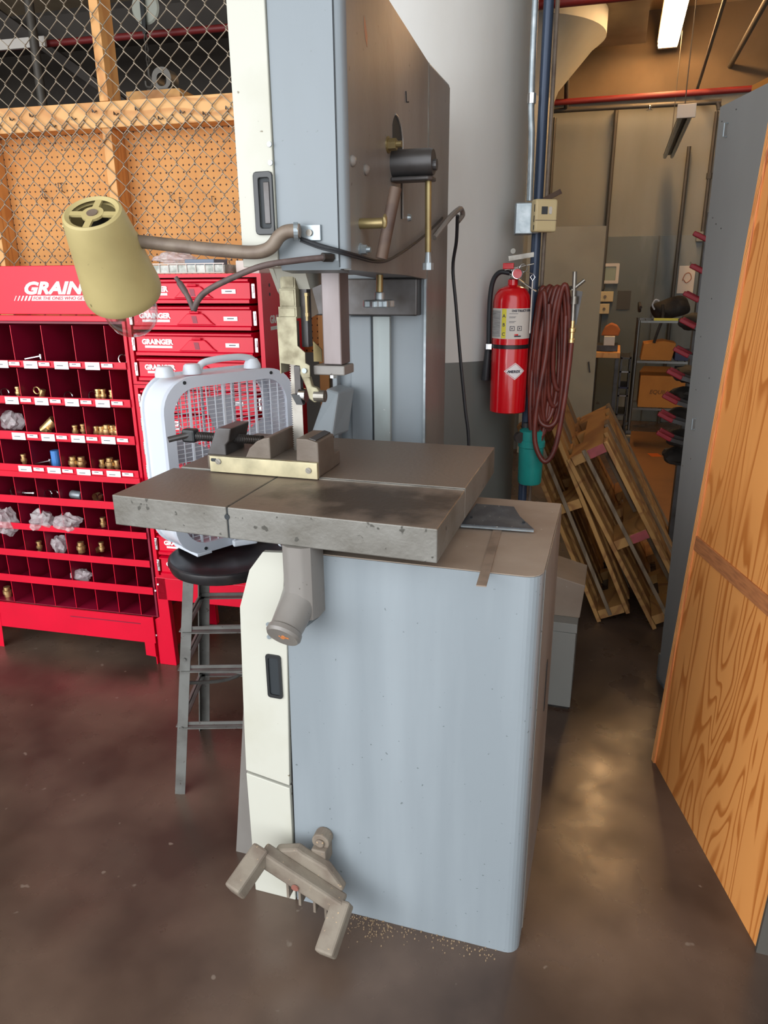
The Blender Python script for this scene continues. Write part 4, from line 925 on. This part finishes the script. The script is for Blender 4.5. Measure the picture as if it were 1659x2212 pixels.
put('valve_body', B().lathe((ex_,ey_,1.478),(0,0,1),[(.014,0),(.016,.006),(.013,.012),(.013,.035)],16), M['chrome'], ext, smooth=True)
put('lower_handle', B().bar((ex_-.010,ey_-.01,1.500),(ex_+.085,ey_-.02,1.440),.018,.004,(0,0,1)), M['steel'], ext, bevel=.001)
put('upper_lever', B().bar((ex_-.03,ey_-.01,1.512),(ex_+.07,ey_+.0,1.532),.018,.004,(0,0,1)), M['steel'], ext, bevel=.001)
put('red_lever_tag', B().box(ex_-.034,ex_+.004,ey_-.03,ey_-.018,1.515,1.535), M['extred'], ext, bevel=.002)
put('pressure_gauge', B().cyl((ex_+.018,ey_-.015,1.500),(ex_+.018,ey_-.035,1.500),.017,n=24), M['extred'], ext)
put('gauge_ring', B().tube([(ex_+.018+.017*math.cos(t),ey_-.034,1.5+.017*math.sin(t)) for t in [2*PI*i/16 for i in range(16)]],.0022,6,closed=True), M['chrome'], ext, smooth=True)
put('pull_ring', B().tube([(ex_+.036+.013*math.cos(t),ey_-.022,1.518+.013*math.sin(t)) for t in [2*PI*i/14 for i in range(14)]],.0014,6,closed=True), M['chrome'], ext, smooth=True)
put('pin_chain', B().tube([(ex_+.045,ey_-.022,1.508),(ex_+.058,ey_-.024,1.502),(ex_+.068,ey_-.024,1.499)],.0012,5).tube([(ex_+.070,ey_-.025,1.500),(ex_+.078,ey_-.025,1.488),(ex_+.070,ey_-.025,1.476),(ex_+.062,ey_-.025,1.488)],.0015,5,smooth=False,closed=True), M['chrome'], ext)
put('inspection_strap', B().box(ex_+.068,ex_+.072,ey_-.026,ey_-.024,1.30,1.476), M['paperwhite'], ext)
put('discharge_hose', B().tube([(ex_-.012,ey_-.01,1.502),(ex_-.045,ey_-.01,1.505),(ex_-.068,ey_-.005,1.48),(ex_-.078,ey_,1.43),(ex_-.080,ey_,1.35),(ex_-.078,ey_,1.26)],.0085,12), M['rubber'], ext, smooth=True)
put('hose_nozzle', B().lathe((ex_-.078,ey_,1.262),(-.06,0,-1),[(.009,0),(.012,.01),(.013,.08),(.016,.13),(.015,.135)],18), M['rubber'], ext, smooth=True)
solo('pipe_bracket', B().bar((-.285,1.40,1.550),(-.200,1.42,1.563),.012,.016).cyl((-.27,1.40,1.575),(-.27,1.41,1.575),.009,n=14), M['steel'], 'steel bracket bar above the fire extinguisher', 'bracket', (-.24,1.41,1.55), smooth=True)

# red air hose coiled on a hanger
hs = thing('air_hose', 'coiled dark red rubber air hose hanging beside the extinguisher', 'hose', (-.11,1.36,.86))
random.seed(21)
loops = [(-.160,.026,1.452,1.02),(-.148,.030,1.448,.90),(-.136,.028,1.456,.93),(-.122,.034,1.450,.985),(-.108,.030,1.455,.955),(-.094,.030,1.452,1.04),(-.082,.026,1.462,1.10),(-.152,.022,1.440,.93)]
b = B()
for k, (x, w_, zt, zb_) in enumerate(loops):
    pts = []
    for i in range(18):
        t = 2*PI*i/18; zc = (zt+zb_)/2; h_ = (zt-zb_)/2
        pts.append((x+w_*math.cos(t)*(1+.25*math.sin(-t)), 1.385+.045*math.sin(t*1.0+k*.5)*.5-.012*k*.3, zc+h_*math.sin(t)))
    put('hose_loop', B().tube(pts,.0092,10,closed=True), M['hose'], hs, smooth=True)
put('hose_tail', B().tube([(-.130,1.33,1.40),(-.128,1.325,1.25),(-.150,1.315,1.05),(-.150,1.31,.93),(-.125,1.305,.865),(-.100,1.305,.855),(-.075,1.31,.91),(-.058,1.32,1.05),(-.050,1.33,1.18),(-.047,1.335,1.27)],.0092,12), M['hose'], hs, smooth=True)
put('hose_tail', B().tube([(-.155,1.36,1.06),(-.140,1.35,.99),(-.10,1.345,.975),(-.075,1.35,1.02),(-.068,1.355,1.16),(-.072,1.36,1.36)],.0092,12), M['hose'], hs, smooth=True)
vv_ = put('brass_coupler', B().lathe((-.047,1.335,1.272),(0,0,1),[(.011,0),(.011,.012),(.0085,.013),(.0085,.034),(.012,.036),(.012,.048),(.007,.05),(.007,.074)],14), M['bin_brass'], hs, smooth=True)
put('hanger_hook', B().cyl((-.176,1.44,1.452),(-.06,1.36,1.452),.007,n=10), M['steel'], hs)
put('blow_valve', B().cyl((-.047,1.335,1.345),(-.052,1.335,1.505),.0075,n=12).cyl((-.057,1.335,1.445),(-.018,1.335,1.478),.006,n=10).cyl((-.047,1.335,1.40),(-.047,1.335,1.425),.013,n=14), M['steel'], hs, smooth=True)
put('valve_plate', B().prism([(-.044,1.33),(-.036,1.33),(-.022,1.44),(-.045,1.445)],'xz',1.350,1.356), M['dark_steel'], hs)

tf = thing('teal_filter', 'teal cylindrical air filter hanging low beside the pillar', 'filter', (-.168,1.385,.745))
put('filter_bowl', B().lathe((-.168,1.385,0),(0,0,1),[(.040,.745),(.044,.752),(.046,.885),(.050,.888),(.050,.908),(.046,.912),(.046,.948),(.030,.956)],32), M['teal'], tf, smooth=True)
put('filter_port', B().cyl((-.215,1.36,.925),(-.205,1.345,.925),.020,n=20).cyl((-.19,1.40,.955),(-.19,1.40,.972),.016,n=14), M['dark_steel'], tf)
put('filter_label', B().obox((-.158,1.3545,.79),(.026,.003,.030),Matrix.Rotation(R(20),3,'Z')), M['paperwhite'], tf)
put('rib', B().box(-.177,-.173,1.349,1.352,.889,.945), M['teal'], tf)

# grey duct box low behind the cabinet
gb = thing('grey_duct_box', 'narrow pale grey sheet metal box on the floor behind the cabinet', 'box', (.01,1.15,0))
put('box_body', B().box(-.05,.053,1.05,1.32,.012,.308), M['wallup'], gb, bevel=.002)
put('box_cap', B().box(-.052,.056,1.047,1.325,.310,.345), M['wallup'], gb, bevel=.002)
put('box_foot', B().box(-.045,.048,1.06,1.31,0,.012), M['dark_steel'], gb)
put('upper_cover', B().prism([(-.05,.345),(.060,.345),(.070,.47),(-.05,.50)],'xz',1.10,1.30), M['cabinet_top'], gb, bevel=.003)

# ================================================================== leaning pallets
def pallet(x0, ang, L_, T_, y0, y1, label, seed, pos, paint=True):
    random.seed(seed)
    d = Vector((math.cos(R(ang)),0,math.sin(R(ang)))); nn = Vector((d.z,0,-d.x)); o = Vector((x0,0,.0))
    t = thing('wooden_pallet', label, 'pallet', (x0,y0,0), 'pallets leaning in the aisle')
    def bx(name, s0, s1, n0, n1, ya, yb, m):
        b = B(); v = [b.b.verts.new(o+d*s_+nn*n_+Vector((0,y,0))) for s_ in (s0,s1) for y in (ya,yb) for n_ in (n0,n1)]
        for f in ((0,1,3,2),(4,6,7,5),(0,4,5,1),(2,3,7,6),(0,2,6,4),(1,5,7,3)): b.b.faces.new([v[i] for i in f])
        return put(name, b, m, t, bevel=.002)
    for i, s_ in enumerate(pos):
        for (ya, yb, na) in ((y0,y0+.22,.0),(y0+.22,y0+.45,.045),(y0+.45,y1-.45,.0),(y1-.45,y1-.22,.045),(y1-.22,y1,.0)):
            bx('stringer', s_, s_+.042, .02+na, T_-.02, ya, yb, M['pallet'])
        if paint and i: bx('painted_end', s_+.001, s_+.041, T_*.50, T_-.021, y0-.004, y0-.0005, M['pink'])
    y = y0
    for k in range(7):
        wd = random.choice((.09,.10,.12)); a, c = random.uniform(-.004,.004), random.uniform(-.015,.006)
        if y+wd > y1: break
        bx('deck_board', .0+a, L_+c, .0, .018, y, y+wd, M['pallet'] if k else M['pallet'])
        bx('deck_board', .0-a, L_+c*.6, T_-.018, T_, y, y+wd, M['palletgrey'] if k%3==2 else M['pallet'])
        y += wd + (.05 if k else .07)
    # middle loose board, weathered
    bx('inner_board', .02, L_-.0, T_*.40, T_*.40+.016, y0-.012, y0-.001+.0, M['palletgrey'])
    bx('inner_board', .05, L_-.05, T_*.62, T_*.62+.016, y0+.30, y0+.38, M['palletgrey'])
    return t
pallet(.365, 119.6, .865, .185, 1.79, 2.75, 'near wooden pallet with pink painted ends, leaning left in the aisle', 3, (.02,.40,.815))
pallet(.128, 114.8, .97, .150, 1.80, 2.75, 'wooden pallet tucked behind the near one, close to the pillar', 8, (.01,.53,.92), False)

# ================================================================== tall grey panel, rack arms, plywood at right
d = Vector((.2903,-.9569,0)); nn = Vector((.9569,.2903,0))
FR = Matrix(((nn.x, d.x*-1, -.012, .364),(nn.y, d.y*-1, 0, 1.355),(0,0,1,0),(0,0,0,1)))   # x outward right, y toward the back, leaning very slightly left
gp = thing('grey_steel_cabinet', 'tall plain grey steel cabinet side standing behind the plywood', 'cabinet', (0,-.3,0))
put('side_panel', B().box(0,.028,-.78,.0,.02,1.975), M['greyst'], gp, bevel=.002)
put('cabinet_back', B().box(.028,.40,-.60,-.45,.02,1.97), M['greyst'], gp)
put('foot_channel', B().box(.002,.03,-.06,.018,0,.11), M['zinc'], gp)
put('foot_channel', B().box(.002,.03,-.78,-.70,0,.02), M['zinc'], gp)
for yy, z in ((-.075,1.90),(-.085,1.02)):
    put('pull_handle', B().tube([(-.001,yy,z+.018),(-.012,yy,z+.018),(-.012,yy,z-.018),(-.001,yy,z-.018)],.0022,6,smooth=False), M['zinc'], gp)
for yy, z in ((-.03,1.93),(-.12,1.945),(-.07,1.64),(-.11,1.625),(-.04,1.66),(-.05,1.30),(-.15,1.18),(-.06,1.13),(-.08,.90),(-.02,.86),(-.10,1.42)):
    put('panel_screw', B().cyl((0,yy,z),(-.002,yy,z),.0022,n=8), M['chrome'], gp)
FR = I4.copy()
solo('top_box', B().obox((.49,1.34,2.005),(.10,.12,.055),Matrix.Rotation(R(17),3,'Z')), M['card'], 'small cardboard box on top of the tall grey cabinet', 'box', (.49,1.34,1.978), bevel=.002)
rk2 = thing('arm_rack', 'dark steel rack upright with red tipped arms beyond the grey panel', 'rack', (.47,1.9,0))
put('upright', B().box(.44,.48,1.86,1.94,0,1.75), M['dark_steel'], rk2)
put('upright', B().box(.44,.48,2.4,2.48,0,1.75), M['dark_steel'], rk2)
pr3 = [(.363,1.635),(.365,1.517),(.352,1.414),(.350,1.312),(.339,1.199),(.323,1.110),(.317,1.009),(.307,.933),(.310,.853)]
for i, (x, z) in enumerate(pr3):
    for yy, dx in ((1.9, 0), (1.97, .015)):
        am = put('rack_arm', B().bar((x+dx+.04,yy,z-.018),(.455,yy,z-.045),.016,.016), M['dark_steel'], rk2)
        put('red_tip', B().bar((x+dx-.012,yy,z+.008),(x+dx+.048,yy,z-.022),.020,.018), M['redcap'], am, bevel=.004)
random.seed(31)
for i, z in enumerate((1.30,1.08,.99,.90,.80,.72)):
    b = B(); c = (.41, 2.1, z)
    bmesh.ops.create_icosphere(b.b, subdivisions=3, radius=.07)
    for v in b.b.verts:
        k = 1+random.uniform(-.12,.12); v.co = Vector((v.co.x*k*.9+c[0], v.co.y*k*1.6+c[1], v.co.z*k*.5+c[2]))
    solo('rubber_sleeve', b, M['bagblack'], ['topmost dark bundle lying across the rack arms','second dark bundle on the rack arms, level with the box','third dark bundle on the rack arms','fourth dark bundle on the rack arms','second lowest dark bundle on the rack arms','lowest dark bundle on the rack arms'][i], 'bundle', (c[0],c[1],z-.035), 'dark bundles on the rack arms', smooth=True)

a_ = math.atan2(-.66,.202)
FR = Matrix.Translation((.323,.843,0)) @ Matrix(((.9569,-.2926*-1*-1,.050,0),(.2903,.9562*-1*-1,.016,0),(0,0,1,0),(0,0,0,1)))
# x points right (through the sheet), y points to the back; y runs 0 (far edge) to -0.69 (near edge)
FR = Matrix(((.9569,-.2903,.046,.323),(.2903,.9569,.014,.843),(0,0,1,0),(0,0,0,1)))
pw = thing('plywood_side', 'tall varnished fir plywood side with layered edge, at the right', 'plywood', (0,-.3,0))
put('plywood_sheet', B().box(.006,.024,-.69,-.02,.0,2.5), M['ply'], pw)
put('edge_strip', B().box(.0,.030,-.022,.0,.0,2.5), M['plyedge'], pw, bevel=.002)
for i in range(4):
    put('veneer_line', B().box(-.0006,.0004,-.019+i*.005,-.0175+i*.005,.0,2.5), M['pine'], pw)
put('batten', B().box(.001,.006,-.69,-.022,.735,.778), mat('dull_pine_batten', (176,112,66), .7, 0, (146,90,54), 20, (1,1,8), .4, .7), pw, bevel=.001, label='dull brown batten nailed across')
put('bottom_ledge', B().box(.024,.13,-.69,-.02,.0,.02), M['ply'], pw)
FR = I4.copy()
solo('steel_angle', B().bar((.552,.172,0),(.580,.172,1.1),.05,.012,(0,1,0)), M['pipegrey'], 'grey steel angle post at the near end of the plywood', 'post', (.552,.172,0))

# ================================================================== back room
solo('leaning_sheet', B().prism([(-.64,0),(-.035,0),(-.038,1.848),(-.64,1.853)],'xz',5.0,5.02), mat('tan_sheet', (170,158,134), .75, 0, (156,144,122), 2), 'large pale tan sheet standing in front of the back wall', 'panel', (-.35,5.01,0))
k_ = bpy.data.objects['leaning_sheet']; WM[k_] = Matrix.Translation(k_.location)
put('clip_handle', B().tube([(-.09,4.998,.80),(-.09,4.97,.80),(-.075,4.97,.72),(-.075,4.998,.72)],.006,6,smooth=False), M['dark_steel'], k_)
def vpipe(x, z0, z1, label, r_=.018, y=6.74):
    o = solo('wall_conduit', B().cyl((x,y,z0),(x,y,z1),r_,n=12), M['pipegrey'], label, 'conduit', (x,y,z0), 'grey conduits on the back wall', smooth=True)
    for z in (z0+(z1-z0)*.45,): put('conduit_clamp', B().cyl((x,y,z),(x,y,z+.05),r_*1.5,n=10), M['pipegrey'], o)
vpipe(-.64, 0, 2.94, 'leftmost wall conduit, rising beside the mushroom column')
vpipe(-.068, 0, 2.98, 'wall conduit right of the tan sheet, second from left', .02)
vpipe(.615, 0, 2.62, 'wall conduit behind the black bag')
vpipe(.82, 1.87, 2.90, 'rightmost wall conduit ending at a small grey switch box')
solo('switch_box', B().box(.77,.86,6.72,6.79,1.78,1.87), M['wallup'], 'small grey switch box under the rightmost wall conduit', 'switch box', (.81,6.75,1.78), bevel=.004)
p1 = solo('ceiling_pipe', B().tube([(-.66,6.5,2.90),(-.645,6.5,2.945),(-.60,6.5,2.955),(.70,6.5,2.935),(.79,6.5,2.93),(.815,6.5,2.87)],.022,10), M['pipegrey'], 'grey pipe crossing the back wall with rounded ends', 'pipe', (0,6.5,2.9), smooth=True)
put('sprinkler_head', B().lathe((.225,6.47,2.94),(0,0,-1),[(.012,0),(.02,.012),(.008,.03),(.03,.04),(.03,.043)],12), M['chrome'], p1)
solo('ceiling_pipe', B().cyl((-.95,6.3,2.985),(2.4,6.3,2.975),.026,n=12), M['redpipe'], 'long dark red pipe just above the grey wall pipe', 'pipe', (.5,6.3,2.96), smooth=True)
solo('ceiling_pipe', B().cyl((-1.2,4.7,3.30),(2.6,4.7,3.27),.035,n=14), M['redpipe'], 'red sprinkler main crossing above the bright tube light', 'pipe', (.5,4.7,3.27), smooth=True)
solo('ceiling_pipe', B().cyl((.95,2.2,3.35),(.88,6.75,3.25),.022,n=12), M['pipegrey'], 'dark ceiling pipe running back above the grey cabinet', 'pipe', (.9,4.5,3.25), smooth=True)
solo('ceiling_pipe', B().cyl((.62,3.0,3.5),(.62,6.75,3.05),.014,n=10), M['pipegrey'], 'thin pipe sloping down to the unlit tube fixture', 'pipe', (.62,5,3.05), smooth=True)
solo('ceiling_pipe', B().cyl((-.42,4.9,3.42),(-.52,6.5,2.97),.020,n=10), M['pipegrey'], 'pipe sloping down right of the mushroom column', 'pipe', (-.47,5.7,2.97), smooth=True)

# lit tube fixture: two warm tubes under a channel
lf = thing('tube_light', 'lit two-tube fluorescent light glowing warm under the ceiling', 'light', (.33,5.2,3.44))
put('light_channel', B().box(.24,.42,3.95,6.6,3.455,3.52), M['paperwhite'], lf, bevel=.004)
tm = mat('lit_tube', (255,220,160), .4, emit=(255,206,146), est=40)
for x in (.27,.39):
    put('tube', B().cyl((x,4.0,3.43),(x,6.55,3.43),.024,n=14), tm, lf, smooth=True)
for y in (3.97,6.57):
    put('lamp_holder', B().box(.25,.41,y-.02,y+.02,3.405,3.455), M['paperwhite'], lf)
for y in (4.4,6.2): put('hanger_rod', B().cyl((.33,y,3.52),(.33,y,3.75),.005,n=8), M['pipegrey'], lf)
uf = thing('unlit_tube_light', 'unlit hanging tube fixture with white end plate near the back wall', 'light', (.42,5.5,2.45))
put('light_channel', B().prism([(.385,2.53),(.475,2.53),(.445,2.575),(.415,2.575)],'xz',4.55,6.55), M['pipegrey'], uf)
put('end_plate', B().box(.37,.49,4.53,4.55,2.49,2.575), M['paperwhite'], uf, bevel=.003)
for x in (.40,.46): put('tube', B().cyl((x,4.56,2.51),(x,6.5,2.51),.016,n=12), M['zinc'], uf, smooth=True)
for y in (4.8,6.3): put('hanger_rod', B().cyl((.43,y,2.575),(.43,y,3.74),.004,n=8), M['pipegrey'], uf)

# bench, wall boxes, cart
bn = thing('small_bench', 'dark bench with a light wooden top against the back wall', 'bench', (.05,5.6,0))
put('bench_top', B().box(-.10,.155,5.35,6.1,.80,.845), M['pine'], bn, bevel=.003)
for x in (-.08,.12):
    for y in (5.4,6.05): put('leg', B().box(x,x+.03,y,y+.03,0,.80), M['dark_steel'], bn)
solo('bench_crate', B().box(-.05,.13,5.45,5.7,.846,.90), M['dark_steel'], 'dark flat crate on the small bench', 'crate', (.04,5.58,.846), bevel=.003)
solo('white_carton', B().box(.01,.10,5.40,5.5,.901,.975), M['paperwhite'], 'white carton on the dark crate', 'carton', (.05,5.45,.901), bevel=.002)
solo('orange_cloth', B().prism([(-.02,.976),(.13,.976),(.14,1.02),(.11,1.06),(.06,1.08),(.01,1.05)],'xz',5.50,5.68), mat('orange_brown_cloth', (176,104,58), .9), 'orange-brown folded cloth heap behind the white carton', 'cloth', (.05,5.6,.976), bevel=.01)
wt = thing('wall_thermostat', 'white framed thermostat on the back wall', 'thermostat', (0,6.76,1.39))
put('thermostat_frame', B().frame(rrect(-.085,.085,1.395,1.590,.008,2),rrect(-.055,.055,1.425,1.56,.006,2),'xz',6.73,6.774), M['paperwhite'], wt)
put('thermostat_screen', B().box(-.055,.055,6.74,6.774,1.425,1.56), mat('pale_screen', (150,160,140), .4), wt)
for i, (z, l) in enumerate(((1.27,'tan switch box just below the framed thermostat'),(1.15,'lower tan switch box below the framed thermostat'))):
    o = solo('switch_plate', B().box(-.075,.02+.03*(1-i),6.71,6.774,z-.05,z+.05), M['beige'], l, 'switch box', (-.03,6.74,z-.05), bevel=.004)
    WM[o] = Matrix.Translation(o.location); put('toggle', B().cyl((-.03,6.71,z),(-.03,6.70,z),.014,n=12), M['conduit_brown'], o)
pp = solo('wall_drawing', B().box(.65,.80,6.765,6.774,1.30,1.56), M['paperwhite'], 'white sheet with a brown drawing pinned on the back wall', 'drawing', (.72,6.77,1.30))
WM[pp] = Matrix.Translation(pp.location); put('drawing_print', B().tube([(.69,6.762,1.42),(.71,6.762,1.48),(.75,6.762,1.49),(.77,6.762,1.44),(.73,6.762,1.40),(.70,6.762,1.43)],.004,5), mat('brown_print', (180,120,90), .8), pp)
solo('wall_patch', B().box(.09,.22,6.768,6.774,1.14,1.325), mat('dark_patch', (84,84,82), .7), 'darker rectangular patch on the back wall dado', 'patch', (.15,6.77,1.14))
ct = thing('storage_cart', 'chromed wire cart on black casters loaded with boxes', 'cart', (.52,5.6,0))
for x in (.285,.76):
    for y in (5.40,5.80):
        put('post', B().cyl((x,y,.16),(x,y,1.115),.013,n=12), M['cart'], ct, smooth=True)
        cs = put('caster', B().cyl((x-.018,y,.075),(x+.018,y,.075),.072,n=24), M['black'], ct)
        put('caster_fork', B().box(x-.022,x+.022,y-.02,y+.02,.12,.17), M['cart'], cs)
for z in (.355,.76,1.095):
    b = B().box(.28,.765,5.395,5.405,z,z+.018).box(.28,.765,5.795,5.805,z,z+.018)
    for i in range(9): b.box(.285+i*.058,.289+i*.058,5.4,5.8,z+.006,z+.012)
    put('wire_shelf', b, M['cart'], ct)
put('cart_handle', B().tube([(.285,5.6,1.18),(.275,5.5,1.25),(.285,5.4,1.22)],.014,8), M['dark_steel'], ct, smooth=True)
bx_ = solo('large_carton', B().box(.34,.748,5.42,5.72,.376,.650), M['card'], 'large orange-brown carton with faint lettering on the lower cart shelf', 'carton', (.54,5.57,.376), bevel=.003)
WM[bx_] = Matrix.Translation(bx_.location)
text('lettering', 'EQUILL', .050, (.425,5.4185,.495), (90,0,0), mat('faint_brown_print', (120,78,36), .8), bx_, off=.001, shear=.2)
put('carton_flap', B().prism([(.34,.652),(.60,.652),(.60,.70),(.37,.70)],'xz',5.70,5.706), M['card'], bx_)
solo('small_carton', B().prism([(.325,.782),(.575,.782),(.600,.925),(.50,.945),(.34,.92)],'xz',5.42,5.68), M['card'], 'open orange-brown carton on the middle cart shelf', 'carton', (.45,5.55,.782), bevel=.003)
solo('navy_tray', B().box(.60,.75,5.43,5.72,.782,.86), M['navy'], 'dark navy tray on the middle cart shelf', 'tray', (.68,5.57,.782), bevel=.004)
solo('blue_bin', B().box(.62,.745,5.43,5.60,.655,.72), M['navy'], 'navy bin lying on the large carton', 'bin', (.68,5.5,.651), bevel=.004)
b = B(); bmesh.ops.create_icosphere(b.b, subdivisions=4, radius=.1)
from mathutils import noise as mn
for v in b.b.verts:
    k = 1+.14*mn.noise(v.co*14); v.co = Vector((v.co.x*1.62*k+.54, v.co.y*1.2*k+5.58, max(v.co.z*.95*k,-.08)+1.205+.02*math.sin(v.co.x*30)))
bg = solo('duffel_bag', b, M['bagblack'], 'black duffel bag slumped on the top cart shelf', 'bag', (.54,5.58,1.125), smooth=True)
WM[bg] = Matrix.Translation(bg.location)
put('bag_strap', B().tube([(.46,5.45,1.24),(.47,5.42,1.14),(.44,5.40,1.02),(.42,5.40,.93)],.012,8), M['bagblack'], bg, smooth=True)
put('bag_handle', B().tube([(.40,5.47,1.20),(.38,5.46,1.24),(.40,5.45,1.28),(.43,5.46,1.27)],.007,8), M['fangrey'], bg, smooth=True)
solo('yellow_level', B().box(.40,.62,5.385,5.395,1.115,1.135), M['yellow'], 'yellow straight tool along the top cart shelf edge', 'tool', (.5,5.39,1.113))
lr = thing('low_rack', 'dark low shelf rack between the bench and the cart', 'rack', (.21,5.6,0))
for x in (.165,.240):
    put('upright', B().box(x,x+.015,5.5,5.9,0,.80), M['dark_steel'], lr)
for i, z in enumerate((.10,.28,.45,.52,.66,.78)):
    put('shelf', B().box(.165,.255,5.5,5.9,z,z+.012), M['navy'] if i == 3 else M['chrome'] if i in (2,4) else M['dark_steel'], lr)
solo('floor_cardboard', B().box(.30,1.5,2.6,6.2,.0005,.004), mat('brown_floor_card', (150,104,60), .7, 0, (132,92,54), 3), 'flattened brown cardboard covering the floor under the cart', 'cardboard', (.9,4.4,0))
solo('orange_slip', B().obox((.512,5.2,.005),(.09,.12,.001),Matrix.Rotation(R(15),3,'Z')), M['orange'], 'bright orange paper slip on the floor cardboard', 'paper', (.512,5.2,.0045))
